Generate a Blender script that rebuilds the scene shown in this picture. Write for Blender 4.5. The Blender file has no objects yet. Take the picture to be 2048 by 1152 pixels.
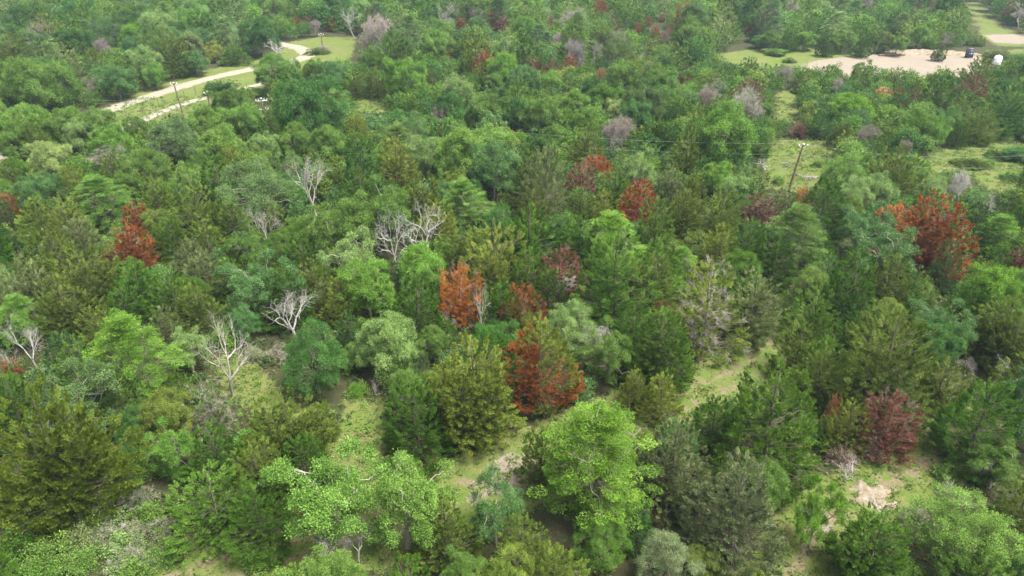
import bpy, math
import numpy as np
from mathutils import Vector

# ---------------------------------------------------------------- camera, sky, sun, exposure
S = bpy.context.scene
C = S.collection
CAM_H, PITCH, FPX = 33.0, math.radians(29.0), 1462.0      # FPX: focal length in photo pixels (2048 wide)
cd = bpy.data.cameras.new('camera'); cam = bpy.data.objects.new('camera', cd); C.objects.link(cam)
cam.location = (0, 0, CAM_H); cam.rotation_euler = (math.pi/2-PITCH, 0, 0)
cd.sensor_width = 36; cd.lens = 36*FPX/2048; cd.clip_start = 0.5; cd.clip_end = 9000
S.camera = cam
w = bpy.data.worlds.new("World"); S.world = w; w.use_nodes = True
SUN_EL, SUN_AZ = 66, 115       # degrees; azimuth measured from +Y towards +X
nt = w.node_tree; bg = nt.nodes['Background']
sky = nt.nodes.new('ShaderNodeTexSky'); sky.sky_type = 'NISHITA'; sky.sun_disc = False
sky.sun_elevation = math.radians(SUN_EL); sky.sun_rotation = math.radians(SUN_AZ); sky.dust_density = 4; sky.air_density = 1.0
hs = nt.nodes.new('ShaderNodeHueSaturation'); hs.inputs['Saturation'].default_value = 0.3
nt.links.new(sky.outputs[0], hs.inputs['Color']); nt.links.new(hs.outputs[0], bg.inputs[0]); bg.inputs[1].default_value = 0.115
ld = bpy.data.lights.new('sun', 'SUN'); ld.energy = 3.0; ld.angle = math.radians(24); ld.color = (1, .96, .88)
sun = bpy.data.objects.new('sun', ld); C.objects.link(sun)
a, e = math.radians(SUN_AZ), math.radians(SUN_EL)
sun.rotation_euler = Vector((math.sin(a)*math.cos(e), math.cos(a)*math.cos(e), math.sin(e))).to_track_quat('Z', 'Y').to_euler()
S.view_settings.view_transform = 'Standard'; S.view_settings.look = 'None'
S.view_settings.exposure = 1.98; S.view_settings.gamma = 1
S.render.engine = 'CYCLES'
cy = S.cycles; cy.use_denoising = True; cy.max_bounces = 6; cy.diffuse_bounces = 2; cy.glossy_bounces = 1
cy.transmission_bounces = 3; cy.volume_bounces = 0; cy.transparent_max_bounces = 6; cy.use_adaptive_sampling = True
cy.adaptive_threshold = 0.01
cy.sample_clamp_indirect = 4; cy.volume_step_rate = 4

# ---------------------------------------------------------------- photo pixel -> world
cp, sp_ = math.cos(PITCH), math.sin(PITCH)
def ray(u, v):
    dx, dy = (u-1024)/FPX, -(v-576)/FPX
    return np.array([dx, cp+dy*sp_, -sp_+dy*cp])
def ground(u, v, z=0.0):
    r = ray(u, v); return np.array([0, 0, CAM_H]) + r*((z-CAM_H)/r[2])
def above(u, v, Y):                       # the point seen at (u, v) standing at depth Y
    r = ray(u, v); return np.array([0, 0, CAM_H]) + r*(Y/r[1])
def project(p):
    p = np.atleast_2d(np.asarray(p, float)); q = p-np.array([0, 0, CAM_H])
    f = q[:, 1]*cp - q[:, 2]*sp_; up = q[:, 1]*sp_ + q[:, 2]*cp
    f = np.maximum(f, .1)
    return np.stack([1024+FPX*q[:, 0]/f, 576-FPX*up/f], 1)
def inside(poly, P):                      # vectorised point in polygon
    P = np.atleast_2d(P); x, y = P[:, 0], P[:, 1]; c = np.zeros(len(P), bool); n = len(poly)
    for i in range(n):
        x1, y1 = poly[i]; x2, y2 = poly[i-1]
        if y1 == y2: continue
        k = ((y1 > y) != (y2 > y)) & (x < (x2-x1)*(y-y1)/(y2-y1)+x1); c ^= k
    return c
def polydist(poly, P):                    # distance to an outline
    P = np.atleast_2d(P); d = np.full(len(P), 1e9)
    for i in range(len(poly)):
        A, B = np.array(poly[i-1], float), np.array(poly[i], float); AB = B-A
        t = np.clip(((P-A)@AB)/max(AB@AB, 1e-9), 0, 1); d = np.minimum(d, np.linalg.norm(P-(A+t[:, None]*AB), axis=1))
    return d
def linedist(line, P):
    P = np.atleast_2d(P); d = np.full(len(P), 1e9)
    for i in range(1, len(line)):
        A, B = np.array(line[i-1][:2], float), np.array(line[i][:2], float); AB = B-A
        t = np.clip(((P-A)@AB)/max(AB@AB, 1e-9), 0, 1); d = np.minimum(d, np.linalg.norm(P-(A+t[:, None]*AB), axis=1))
    return d

# ---------------------------------------------------------------- mesh helpers
def nrm(a): return a/np.maximum(np.linalg.norm(a, axis=-1, keepdims=True), 1e-9)
class MB:
    def __init__(s): s.v, s.f, s.a, s.t, s.n = [], [], [], [], 0
    def add(s, v, f, a=0.5, tint=None):
        v = np.asarray(v, float).reshape(-1, 3); s.v.append(v); s.f.append(np.asarray(f, int).reshape(-1, 4)+s.n)
        s.a.append(np.broadcast_to(np.asarray(a, float), (len(v),)).copy())
        if tint is not None: s.t.append(np.tile(np.array(tint, float), (len(v), 1)))
        s.n += len(v)
    def arrays(s): return np.concatenate(s.v), np.concatenate(s.f), np.concatenate(s.a)
    def mesh(s, name, mat, smooth=False):
        v, f, a = s.arrays(); me = bpy.data.meshes.new(name)
        me.vertices.add(len(v)); me.vertices.foreach_set('co', v.ravel().astype('f'))
        me.loops.add(4*len(f)); me.loops.foreach_set('vertex_index', f.ravel().astype('i'))
        me.polygons.add(len(f)); me.polygons.foreach_set('loop_start', np.arange(0, 4*len(f), 4, dtype='i'))
        if smooth: me.polygons.foreach_set('use_smooth', np.ones(len(f), bool))
        me.update(calc_edges=True)
        at = me.attributes.new('v', 'FLOAT', 'POINT'); at.data.foreach_set('value', a.astype('f'))
        if s.t:
            t = np.concatenate(s.t); ct = me.attributes.new('tint', 'FLOAT_COLOR', 'POINT')
            ct.data.foreach_set('color', np.concatenate([t, np.ones((len(t), 1))], 1).ravel().astype('f'))
        me.materials.append(mat); return me
    def build(s, name, mat, parent=None, smooth=False):
        o = bpy.data.objects.new(name, s.mesh(name, mat, smooth)); C.objects.link(o); o.parent = parent; return o
def leaves(mb, pos, d, n, L, W, a):
    d = nrm(d); side = nrm(np.cross(d, n)); n = nrm(n); L = np.reshape(L, (-1, 1)); W = np.reshape(W, (-1, 1))
    m = len(pos); q = np.empty((m, 4, 3)); mid = pos+d*L*.5+n*W*.18
    q[:, 0] = pos; q[:, 1] = mid+side*W*.5; q[:, 2] = pos+d*L; q[:, 3] = mid-side*W*.5
    mb.add(q.reshape(-1, 3), np.arange(4*m).reshape(-1, 4), np.repeat(np.broadcast_to(a, (m,)), 4))
def tube(mb, pts, rad, sides=5, a=0.5):
    pts = np.asarray(pts, float); n = len(pts); rad = np.broadcast_to(rad, (n,))
    t = nrm(np.gradient(pts, axis=0)); ref = np.array([0.31, 0.17, 0.93]) if abs(t[0][2]) < .9 else np.array([1., 0.1, 0])
    x = nrm(np.cross(t, ref)); y = np.cross(t, x); an = np.arange(sides)*2*math.pi/sides
    v = pts[:, None]+rad[:, None, None]*(np.cos(an)[None, :, None]*x[:, None]+np.sin(an)[None, :, None]*y[:, None])
    i, j = np.meshgrid(np.arange(n-1), np.arange(sides), indexing='ij'); k = (j+1) % sides
    f = np.stack([i*sides+j, i*sides+k, (i+1)*sides+k, (i+1)*sides+j], -1)
    mb.add(v.reshape(-1, 3), f.reshape(-1, 4), a)
def box(mb, c, s, a=0.5, rz=0.0):
    c, s = np.array(c, float), np.array(s, float)/2
    v = np.array([[x, y, z] for x in (-1, 1) for y in (-1, 1) for z in (-1, 1)])*s
    ca, sa = math.cos(rz), math.sin(rz); v = np.stack([v[:, 0]*ca-v[:, 1]*sa, v[:, 0]*sa+v[:, 1]*ca, v[:, 2]], 1)+c
    mb.add(v, [[0, 1, 3, 2], [4, 6, 7, 5], [0, 4, 5, 1], [2, 3, 7, 6], [0, 2, 6, 4], [1, 5, 7, 3]], a)
def lathe(mb, prof, seg=20, c=(0, 0, 0), a=.5):
    an = np.arange(seg)*2*math.pi/seg; P = np.array(prof, float)
    v = np.stack([P[:, 0:1]*np.cos(an), P[:, 0:1]*np.sin(an), np.repeat(P[:, 1:2], seg, 1)], -1)+np.array(c)
    i, j = np.meshgrid(np.arange(len(P)-1), np.arange(seg), indexing='ij'); k = (j+1) % seg
    mb.add(v.reshape(-1, 3), np.stack([i*seg+j, i*seg+k, (i+1)*seg+k, (i+1)*seg+j], -1).reshape(-1, 4), a)
def bent(p0, p1, rng, n=5, wob=.1, sag=0):
    p0, p1 = np.asarray(p0, float), np.asarray(p1, float); L = np.linalg.norm(p1-p0); t = np.linspace(0, 1, n)[:, None]
    o = rng.normal(0, 1, (n, 3))*wob*L*np.sin(np.pi*t)*.6; o[:, 2] -= (sag*L*np.sin(np.pi*t))[:, 0]
    return p0+(p1-p0)*t+o

# ---------------------------------------------------------------- materials
def new_mat(name):
    m = bpy.data.materials.new(name); m.use_nodes = True; t = m.node_tree; t.nodes.clear(); return m, t
def N(t, kind, **kw):
    n = t.nodes.new(kind)
    for k, v in kw.items(): setattr(n, k, v)
    return n
def mapr(t, src, a, b, c, d):
    n = N(t, 'ShaderNodeMapRange'); t.links.new(src, n.inputs[0])
    for i, x in enumerate((a, b, c, d)): n.inputs[i+1].default_value = x
    return n.outputs[0]
def mixc(t, f, A, B):
    n = N(t, 'ShaderNodeMix', data_type='RGBA')
    (t.links.new(f, n.inputs[0]) if not isinstance(f, (int, float)) else setattr(n.inputs[0], 'default_value', f))
    for i, x in ((6, A), (7, B)):
        if isinstance(x, tuple): n.inputs[i].default_value = (*x, 1)
        else: t.links.new(x, n.inputs[i])
    return n.outputs[2]
def noise(t, scale, detail=3, rough=.6, coord='Object', dist=0):
    tc = N(t, 'ShaderNodeTexCoord'); n = N(t, 'ShaderNodeTexNoise'); t.links.new(tc.outputs[coord], n.inputs[0])
    n.inputs['Scale'].default_value = scale; n.inputs['Detail'].default_value = detail; n.inputs['Roughness'].default_value = rough
    n.inputs['Distortion'].default_value = dist; return n.outputs[0]
def leaf_mat(name, attr=None, trans=.3, rough=.6, spec=.12, var=.7):
    m, t = new_mat(name); out = N(t, 'ShaderNodeOutputMaterial')
    if attr: at = N(t, 'ShaderNodeAttribute', attribute_name=attr); col = at.outputs['Color']
    else: oi = N(t, 'ShaderNodeObjectInfo'); col = oi.outputs['Color']
    av = N(t, 'ShaderNodeAttribute', attribute_name='v'); v = av.outputs['Fac']
    h = N(t, 'ShaderNodeHueSaturation'); t.links.new(col, h.inputs['Color'])
    t.links.new(mapr(t, v, 0, 1, 1-var, 1+var), h.inputs['Value'])
    t.links.new(mapr(t, v, 0, 1, .515, .488), h.inputs['Hue'])
    t.links.new(mapr(t, v, 0, 1, 1.12, 1.0), h.inputs['Saturation'])
    b = N(t, 'ShaderNodeBsdfPrincipled'); b.inputs['Roughness'].default_value = rough; b.inputs['Specular IOR Level'].default_value = spec
    t.links.new(h.outputs[0], b.inputs['Base Color'])
    tr = N(t, 'ShaderNodeBsdfTranslucent'); g = N(t, 'ShaderNodeHueSaturation'); g.inputs['Value'].default_value = 1.25; g.inputs['Hue'].default_value = .492
    t.links.new(h.outputs[0], g.inputs['Color']); t.links.new(g.outputs[0], tr.inputs[0])
    mx = N(t, 'ShaderNodeMixShader'); mx.inputs[0].default_value = trans
    t.links.new(b.outputs[0], mx.inputs[1]); t.links.new(tr.outputs[0], mx.inputs[2]); t.links.new(mx.outputs[0], out.inputs[0])
    return m
def bark_mat(name):
    m, t = new_mat(name); out = N(t, 'ShaderNodeOutputMaterial'); oi = N(t, 'ShaderNodeObjectInfo')
    n1 = noise(t, 1.3, 4, .7); n2 = noise(t, 14, 3, .6)
    h = N(t, 'ShaderNodeHueSaturation'); t.links.new(oi.outputs['Color'], h.inputs['Color'])
    a_ = N(t, 'ShaderNodeMath', operation='ADD'); t.links.new(n1, a_.inputs[0]); t.links.new(n2, a_.inputs[1])
    t.links.new(mapr(t, a_.outputs[0], .6, 1.4, .45, 1.45), h.inputs['Value'])
    b = N(t, 'ShaderNodeBsdfPrincipled'); b.inputs['Roughness'].default_value = .9; b.inputs['Specular IOR Level'].default_value = .15
    t.links.new(h.outputs[0], b.inputs['Base Color']); t.links.new(b.outputs[0], out.inputs[0]); return m
def plain(name, col, rough=.8, spec=.3, col2=None, scale=2.0, metallic=0, bump=0):
    m, t = new_mat(name); out = N(t, 'ShaderNodeOutputMaterial'); b = N(t, 'ShaderNodeBsdfPrincipled')
    b.inputs['Roughness'].default_value = rough; b.inputs['Specular IOR Level'].default_value = spec; b.inputs['Metallic'].default_value = metallic
    n = noise(t, scale, 5, .65)
    c = mixc(t, mapr(t, n, .35, .65, 0, 1), col, col2 or tuple(x*.75 for x in col)); t.links.new(c, b.inputs['Base Color'])
    if bump:
        bp = N(t, 'ShaderNodeBump'); bp.inputs['Strength'].default_value = bump; bp.inputs['Distance'].default_value = .1
        t.links.new(n, bp.inputs['Height']); t.links.new(bp.outputs[0], b.inputs['Normal'])
    t.links.new(b.outputs[0], out.inputs[0]); return m
LEAF = leaf_mat('leaf_foliage'); NEEDLE = leaf_mat('cedar_foliage', trans=.25, rough=.7, spec=.07, var=.65)
DRY = leaf_mat('dead_needles', trans=.15, rough=.85, spec=.1, var=.45); FARLEAF = leaf_mat('far_foliage', attr='tint', var=.5)
BARK = bark_mat('bark')

# ---------------------------------------------------------------- tree prototypes: each returns a dict part -> (MB, material, smooth)
def oak_proto(seed, H=8.0, W=8.0, clumps=46, cr=1.0, tufts=36, per=38, leaf=(.125, .088), low=.1, openness=0., flat=1., limbs=7):
    rng = np.random.default_rng(seed); wood, crown = MB(), MB()
    ph = rng.uniform(0, 6.28, 6); lean = rng.normal(0, .25, 2)
    am = 1+openness*.7
    def Rf(az, el): return 1+am*.15*np.sin(2*az+ph[0])+am*.12*np.sin(3*az+ph[1]+2*el)+am*.09*np.sin(5*az+ph[2])+.1*np.sin(4*el+ph[3])
    cz = H*(low+(1-low)*.42); rz = H*(1-low)*.58*flat-cr*.55; rx = W/2-cr*.7
    ga = math.pi*(3-math.sqrt(5)); pts = []
    for i in range(clumps):
        zz = 1-(i+.5)/clumps*1.62; az = i*ga+rng.normal(0, .22); el = math.asin(max(-1, min(1, zz)))
        q = Rf(az, el)*(1-rng.random()**2.2*(.4+.35*openness))
        pts.append([math.cos(az)*math.cos(el)*rx*q+lean[0], math.sin(az)*math.cos(el)*rx*q+lean[1], cz+(math.sin(el)*rz*q if zz > 0 else math.sin(el)*(cz-H*low)*q)])
    pts = np.array(pts); radii = cr*rng.uniform(.65, 1.3, clumps)
    if openness > 0: keep = rng.random(clumps) > openness*.35; pts, radii = pts[keep], radii[keep]
    fork = np.array([lean[0]*.4, lean[1]*.4, H*(low+.12)]); tr = .028*H*rng.uniform(.8, 1.1)
    tube(wood, bent([0, 0, -.3], fork, rng, 6, .05), np.linspace(tr*1.3, tr*.85, 6), 8)
    LP, LR = [fork], [tr*.5]
    for k in range(limbs):
        az = k*6.283/limbs+rng.normal(0, .3); el = rng.uniform(.25, 1.25); q = rng.uniform(.6, .85)
        end = np.array([math.cos(az)*math.cos(el)*rx*q+lean[0], math.sin(az)*math.cos(el)*rx*q+lean[1], cz+math.sin(el)*rz*q])
        P = bent(fork, end, rng, 8, .12); r = np.linspace(tr*.62, tr*.16, 8); tube(wood, P, r, 6); LP += list(P[2:]); LR += list(r[2:])
    LP, LR = np.array(LP), np.array(LR)
    for c, r in zip(pts, radii):
        d = np.linalg.norm(LP-c, axis=1)+np.maximum(0, LP[:, 2]-c[2])*1.5; j = int(np.argmin(d))
        P = bent(LP[j], c, rng, 5, .12); tube(wood, P, np.linspace(max(LR[j]*.6, .03), .02, 5), 4)
        n = max(6, int(tufts*(r/cr)**1.6)); out = nrm(c-np.array([lean[0], lean[1], cz*.75]))
        d = nrm(rng.normal(0, 1, (n, 3))+out*.65+np.array([0, 0, .5])); tp = c+d*r*rng.uniform(.62, 1.1, (n, 1))*np.array([1, 1, .72])
        for q in range(3):
            ii = rng.integers(0, n); tube(wood, bent(P[-2], tp[ii], rng, 4, .1), [.02, .016, .012, .008], 3)
        tv = np.clip(.5+rng.normal(0, .17, n)+rng.normal(0, .1), 0, 1); m = per
        tr_ = .17*rng.uniform(.75, 1.3, (n, 1, 1))*(leaf[0]/.17)**.5; off = rng.normal(0, 1, (n, m, 3))*tr_
        pos = (tp[:, None]+off).reshape(-1, 3); dd = np.repeat(d, m, 0)
        ld_ = nrm(off.reshape(-1, 3)/tr_.mean()*.5+dd*.4+rng.normal(0, .5, (n*m, 3))-np.array([0, 0, .15])); nn = nrm(dd*.5+np.array([0, 0, .75])+rng.normal(0, .5, (n*m, 3)))
        leaves(crown, pos, ld_, nn, leaf[0]*rng.uniform(.7, 1.3, n*m), leaf[1]*rng.uniform(.7, 1.3, n*m), np.clip(np.repeat(tv, m)+rng.normal(0, .13, n*m), 0, 1))
    return {'trunk': (wood, BARK, True), 'crown': (crown, LEAF, False)}, W, H
def elm_proto(seed, H=8.5, W=8.5, n=330, per=170, droop=.15, leaf=(.10, .062), low=.08, L0=1.45, flat=.4):
    rng = np.random.default_rng(seed); wood, crown = MB(), MB(); ph = rng.uniform(0, 6.28, 4); tr = .026*H
    fork = np.array([.1, -.1, H*.24]); tube(wood, bent([0, 0, -.3], fork, rng, 6, .06), np.linspace(tr*1.3, tr*.8, 6), 8)
    LP, LR = [fork], [tr*.5]
    for k in range(9):
        az = k*6.283/9+rng.normal(0, .25); rr = W/2*rng.uniform(.35, .72); z = H*rng.uniform(.5, .88)
        P = bent(fork, [math.cos(az)*rr, math.sin(az)*rr, z], rng, 8, .1, -.06); r = np.linspace(tr*.6, tr*.12, 8); tube(wood, P, r, 6)
        LP += list(P[1:]); LR += list(r[1:])
    LP, LR = np.array(LP), np.array(LR)
    for i in range(n):
        az = rng.uniform(0, 6.283); zf = rng.beta(1.6, 1.15)
        layer = round(zf*8)/8+rng.normal(0, .02) if rng.random() < .6 else zf
        R = W/2*(1-max(0, layer-.35)**2.1*1.9)*(.62+.38*min(1, layer/.3))*(1+.2*math.sin(2*az+ph[0]+4*layer)+.2*math.sin(5*az+ph[1]-6*layer))
        q = rng.random()**.5; L = L0*rng.uniform(.6, 1.2); rr = max(0.1, R*q-L*.6); z = H*(low+(1-low)*layer)-.05*rr+(1-q)*H*.05
        base = np.array([math.cos(az)*rr, math.sin(az)*rr, min(z, H*.99)]); el = .12+.75*max(0, layer-.5)*2*(1-q*.6)-rng.random()*droop*2
        d = nrm(np.array([math.cos(az+rng.normal(0, .35))*math.cos(el), math.sin(az+rng.normal(0, .35))*math.cos(el), math.sin(el)]))
        dist = np.linalg.norm(LP-base, axis=1)+np.maximum(0, LP[:, 2]-base[2])*2; j = int(np.argmin(dist))
        if i % 3 == 0: tube(wood, bent(LP[j], base, rng, 5, .08), np.linspace(max(LR[j]*.4, .02), .012, 5), 3)
        tube(wood, bent(base, base+d*L*.8, rng, 4, .06), [.014, .011, .008, .005], 3)
        side = nrm(np.cross(d, [0, 0, 1.])); upv = np.cross(side, d); s = rng.random(per); wd = .42*L*np.sin(np.pi*np.clip(s*.9+.1, 0, 1))**.7
        a1 = rng.uniform(-1, 1, per)*wd; a2 = rng.normal(0, .3, per)*wd*flat
        pos = base+d*(s*L)[:, None]+side*a1[:, None]+upv*a2[:, None]-np.array([0, 0, 1.])*(droop*s**2*L)[:, None]
        ld_ = nrm(d*.7+side*np.sign(a1)[:, None]*.6+rng.normal(0, .35, (per, 3))); nn = nrm(upv+rng.normal(0, .45, (per, 3)))
        leaves(crown, pos, ld_, nn, leaf[0]*rng.uniform(.7, 1.4, per), leaf[1]*rng.uniform(.7, 1.3, per), np.clip(.5+rng.normal(0, .15)+rng.normal(0, .14, per), 0, 1))
    return {'trunk': (wood, BARK, True), 'crown': (crown, LEAF, False)}, W, H
def cedar_proto(seed, H=8.5, W=6.6, n=600, per=125, leaders=1, el_=(.16, .06), bare=0., brown=0., dead=False, full=1., L0=.74):
    rng = np.random.default_rng(seed); wood, crown, br, twigs = MB(), MB(), MB(), MB(); ph = rng.uniform(0, 6.28, 6)
    LD = [(0., 0., 1., 1.)]
    for k in range(leaders-1):
        az = k*6.283/max(1, leaders-1)+rng.uniform(0, 1.2); rr = W*rng.uniform(.16, .27); LD.append((math.cos(az)*rr, math.sin(az)*rr, rng.uniform(.68, .9), rng.uniform(.5, .65)))
    for li, (ox, oy, hf, wf) in enumerate(LD):
        tube(wood, bent([0, 0, -.3] if li == 0 else [0, 0, H*.12], [ox, oy, H*hf*.97], rng, 9, .015), np.linspace(.024*H, .012, 9)*(1 if li == 0 else .6), 6)
        m = int(n*(1 if li == 0 and leaders == 1 else (.55 if li == 0 else .42)))
        for i in range(m):
            zf = 1-math.sqrt(1-rng.random()*.995); zf = .01+.97*zf; az = i*2.39996+rng.normal(0, .25)
            prof = (1-zf)**.5*min(1, (zf+.05)/.14)**.5*1.1
            R = W/2*(wf if leaders > 1 and li else 1)*prof*(1+.17*math.sin(2*az+ph[0]+4*zf)+.13*math.sin(3*az+ph[1]-7*zf)+.09*math.sin(9*zf+ph[3]))*rng.uniform(.9, 1.07)
            el = .02+1.0*zf+rng.normal(0, .2); L = L0*rng.uniform(.7, 1.25)*(.55+.45*(1-zf)); inner = rng.random() < .3
            rr = max(0, R*(rng.uniform(.2, .6) if inner else 1)-L*math.cos(el)*.85); z = H*hf*zf+rr*.10
            da = az+rng.normal(0, .25); d = np.array([math.cos(da)*math.cos(el), math.sin(da)*math.cos(el), math.sin(el)])
            base = np.array([ox*(.3+.7*zf)+math.cos(az)*rr, oy*(.3+.7*zf)+math.sin(az)*rr, z]); hub = np.array([ox*(.3+.7*zf), oy*(.3+.7*zf), max(.1, z-rr*.25-.1)])
            if i % 4 == 0: tube(wood, bent(hub, base, rng, 5, .05, .04), np.linspace(.035*(1.2-zf), .014, 5), 3)
            if i % 3 == 0: tube(wood, bent(base, base+d*L*.75, rng, 4, .04), [.014, .011, .008, .004], 3)
            if rng.random() < bare:
                for q in range(16):
                    p0 = base+d*L*rng.random(); dv = nrm(d+rng.normal(0, .6, 3)); tube(twigs, [p0, p0+dv*.25, p0+dv*.5+rng.normal(0, .06, 3)], [.012, .009, .004], 3)
                continue
            tgt = br if (brown and ((math.cos(az) < -.15 and zf < .72) or (.22 < zf+.1*math.cos(az) < .42 and math.sin(az) < .3) or (math.cos(az) > .55 and zf < .3))) else crown
            k = max(10, int(per*rng.uniform(.7, 1.2)*(.6 if inner else 1)*full)); s = rng.random(k)**.85; rp = .30*L*rng.uniform(.85, 1.2)
            x = nrm(np.cross(d, [0.1, 0.2, 1.])); y = np.cross(d, x); th = rng.uniform(0, 6.283, k); ra = rp*(1-s*.92)**.7*np.sqrt(rng.random(k))
            rad = x*np.cos(th)[:, None]+y*np.sin(th)[:, None]*.75; pos = base+d*(s*L)[:, None]+rad*ra[:, None]+np.array([0, 0, 1.])*(.12*s**2*L)[:, None]
            ed = nrm(d*.85+rad*.65+np.array([0, 0, .28])+rng.normal(0, .22, (k, 3))); nn = nrm(rad*.6+np.array([0, 0, .7])+rng.normal(0, .4, (k, 3)))
            leaves(tgt, pos, ed, nn, el_[0]*rng.uniform(.7, 1.35, k)*(1-.3*s), el_[1]*rng.uniform(.75, 1.25, k), np.clip(.5+rng.normal(0, .14)+rng.normal(0, .13, k), 0, 1))
        top = np.array([ox, oy, H*hf]); k = 60; s = rng.random(k); th = rng.uniform(0, 6.283, k); rad = np.stack([np.cos(th), np.sin(th), 0*th], 1)
        leaves(crown, top+np.array([0, 0, 1.])*(-s*1.1)[:, None]+rad*(s*.22)[:, None], nrm(rad*.6+np.array([0, 0, 1.])), rad, el_[0]*np.ones(k), el_[1]*np.ones(k), .6)
    P = {'trunk': (wood, BARK, True), 'crown': (crown, DRY if dead else NEEDLE, False)}
    if brown: P['browned_foliage'] = (br, DRY, False)
    if bare: P['bare_twigs'] = (twigs, BARK, False)
    return P, W, H
def bare_proto(seed, H=8.0, W=6.0, depth=6, spread=.55, twig=0, up=.25, tr=.028, split=2.4, gn=.13, tall=.3):
    rng = np.random.default_rng(seed); wood, fine = MB(), MB(); ends = []
    def grow(p, d, L, r, lv):
        n = 5; P = [p]; q = p.copy(); dd = d.copy()
        for i in range(n-1): dd = nrm(dd+rng.normal(0, gn, 3)+np.array([0, 0, up*.12])); q = q+dd*L/(n-1); P.append(q.copy())
        r1 = r*(.76 if lv < depth else .4); tube(wood if lv < 3 else fine, P, np.linspace(r, r1, n), 7 if lv < 2 else (5 if lv < 4 else 3))
        if lv >= depth or r1 < .006: ends.append((P[-1], dd)); return
        k = 2 if rng.random() > split-2 else 3
        if lv == 0: k = 3
        a0 = rng.uniform(0, 6.28)
        for i in range(k):
            th = spread*rng.uniform(.55, 1.35); az = a0+i*6.283/k+rng.normal(0, .4)
            x = nrm(np.cross(dd, [.3, .2, 1.])); y = np.cross(dd, x); nd = nrm(dd*math.cos(th)+(x*math.cos(az)+y*math.sin(az))*math.sin(th)+np.array([0, 0, up*.3]))
            grow(P[-1], nd, L*rng.uniform(.6, .92), r1*(.9 if i == 0 else .7), lv+1)
        if lv > 0 and rng.random() < .5:
            x = nrm(rng.normal(0, 1, 3)+dd*.5); grow(P[2], x, L*.5, r1*.45, max(lv+2, depth-1))
    grow(np.array([0, 0, -.3]), np.array([rng.normal(0, .08), rng.normal(0, .08), 1.]), H*tall, tr*H, 0)
    for p, d in ends:
        for q in range(twig):
            dv = nrm(d+rng.normal(0, .75, 3)); L = rng.uniform(.25, .6); tube(fine, [p, p+dv*L*.5+rng.normal(0, .04, 3), p+dv*L], [.011, .009, .004], 3)
    allv = np.concatenate([np.concatenate(wood.v), np.concatenate(fine.v)])
    h = allv[:, 2].max(); wd = np.percentile(np.abs(allv[:, :2]), 99)*2
    s = np.array([W/wd, W/wd, H/h])
    for mb in (wood, fine): mb.v = [v*s for v in mb.v]
    return {'trunk': (wood, BARK, True), 'bare_branches': (fine, BARK, False)}, W, H
def shrub_proto(seed, W=3.2, H=1.9, n=60, per=60, leaf=(.11, .06), twiggy=8):
    rng = np.random.default_rng(seed); wood, crown = MB(), MB(); ph = rng.uniform(0, 6, 3)
    for i in range(n):
        az = rng.uniform(0, 6.283); el = math.asin(rng.random()**.8); q = rng.uniform(.55, 1.)*(1+.2*math.sin(2*az+ph[0])+.15*math.sin(5*az+ph[1]))
        d = np.array([math.cos(az)*math.cos(el), math.sin(az)*math.cos(el), math.sin(el)]); p = d*q*np.array([W/2*.85, W/2*.85, H*.85])
        tube(wood, bent([d[0]*.15, d[1]*.15, 0], p, rng, 5, .12), [.025, .02, .016, .012, .006], 3)
        for k in range(twiggy//4):
            dv = nrm(d+rng.normal(0, .5, 3)); tube(wood, [p, p+dv*.2, p+dv*.4], [.01, .008, .004], 3)
        rr = .26*W/3.2*rng.uniform(.7, 1.3); off = rng.normal(0, rr*.6, (per, 3)); nn = nrm(d*.5+np.array([0, 0, .8])+rng.normal(0, .5, (per, 3)))
        leaves(crown, p+off, nrm(d*.5+off/rr+rng.normal(0, .5, (per, 3))), nn, leaf[0]*rng.uniform(.7, 1.4, per), leaf[1]*rng.uniform(.8, 1.3, per), np.clip(.5+rng.normal(0, .15)+rng.normal(0, .15, per), 0, 1))
    return {'stems': (wood, BARK, True), 'crown': (crown, LEAF, False)}, W, H

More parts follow.
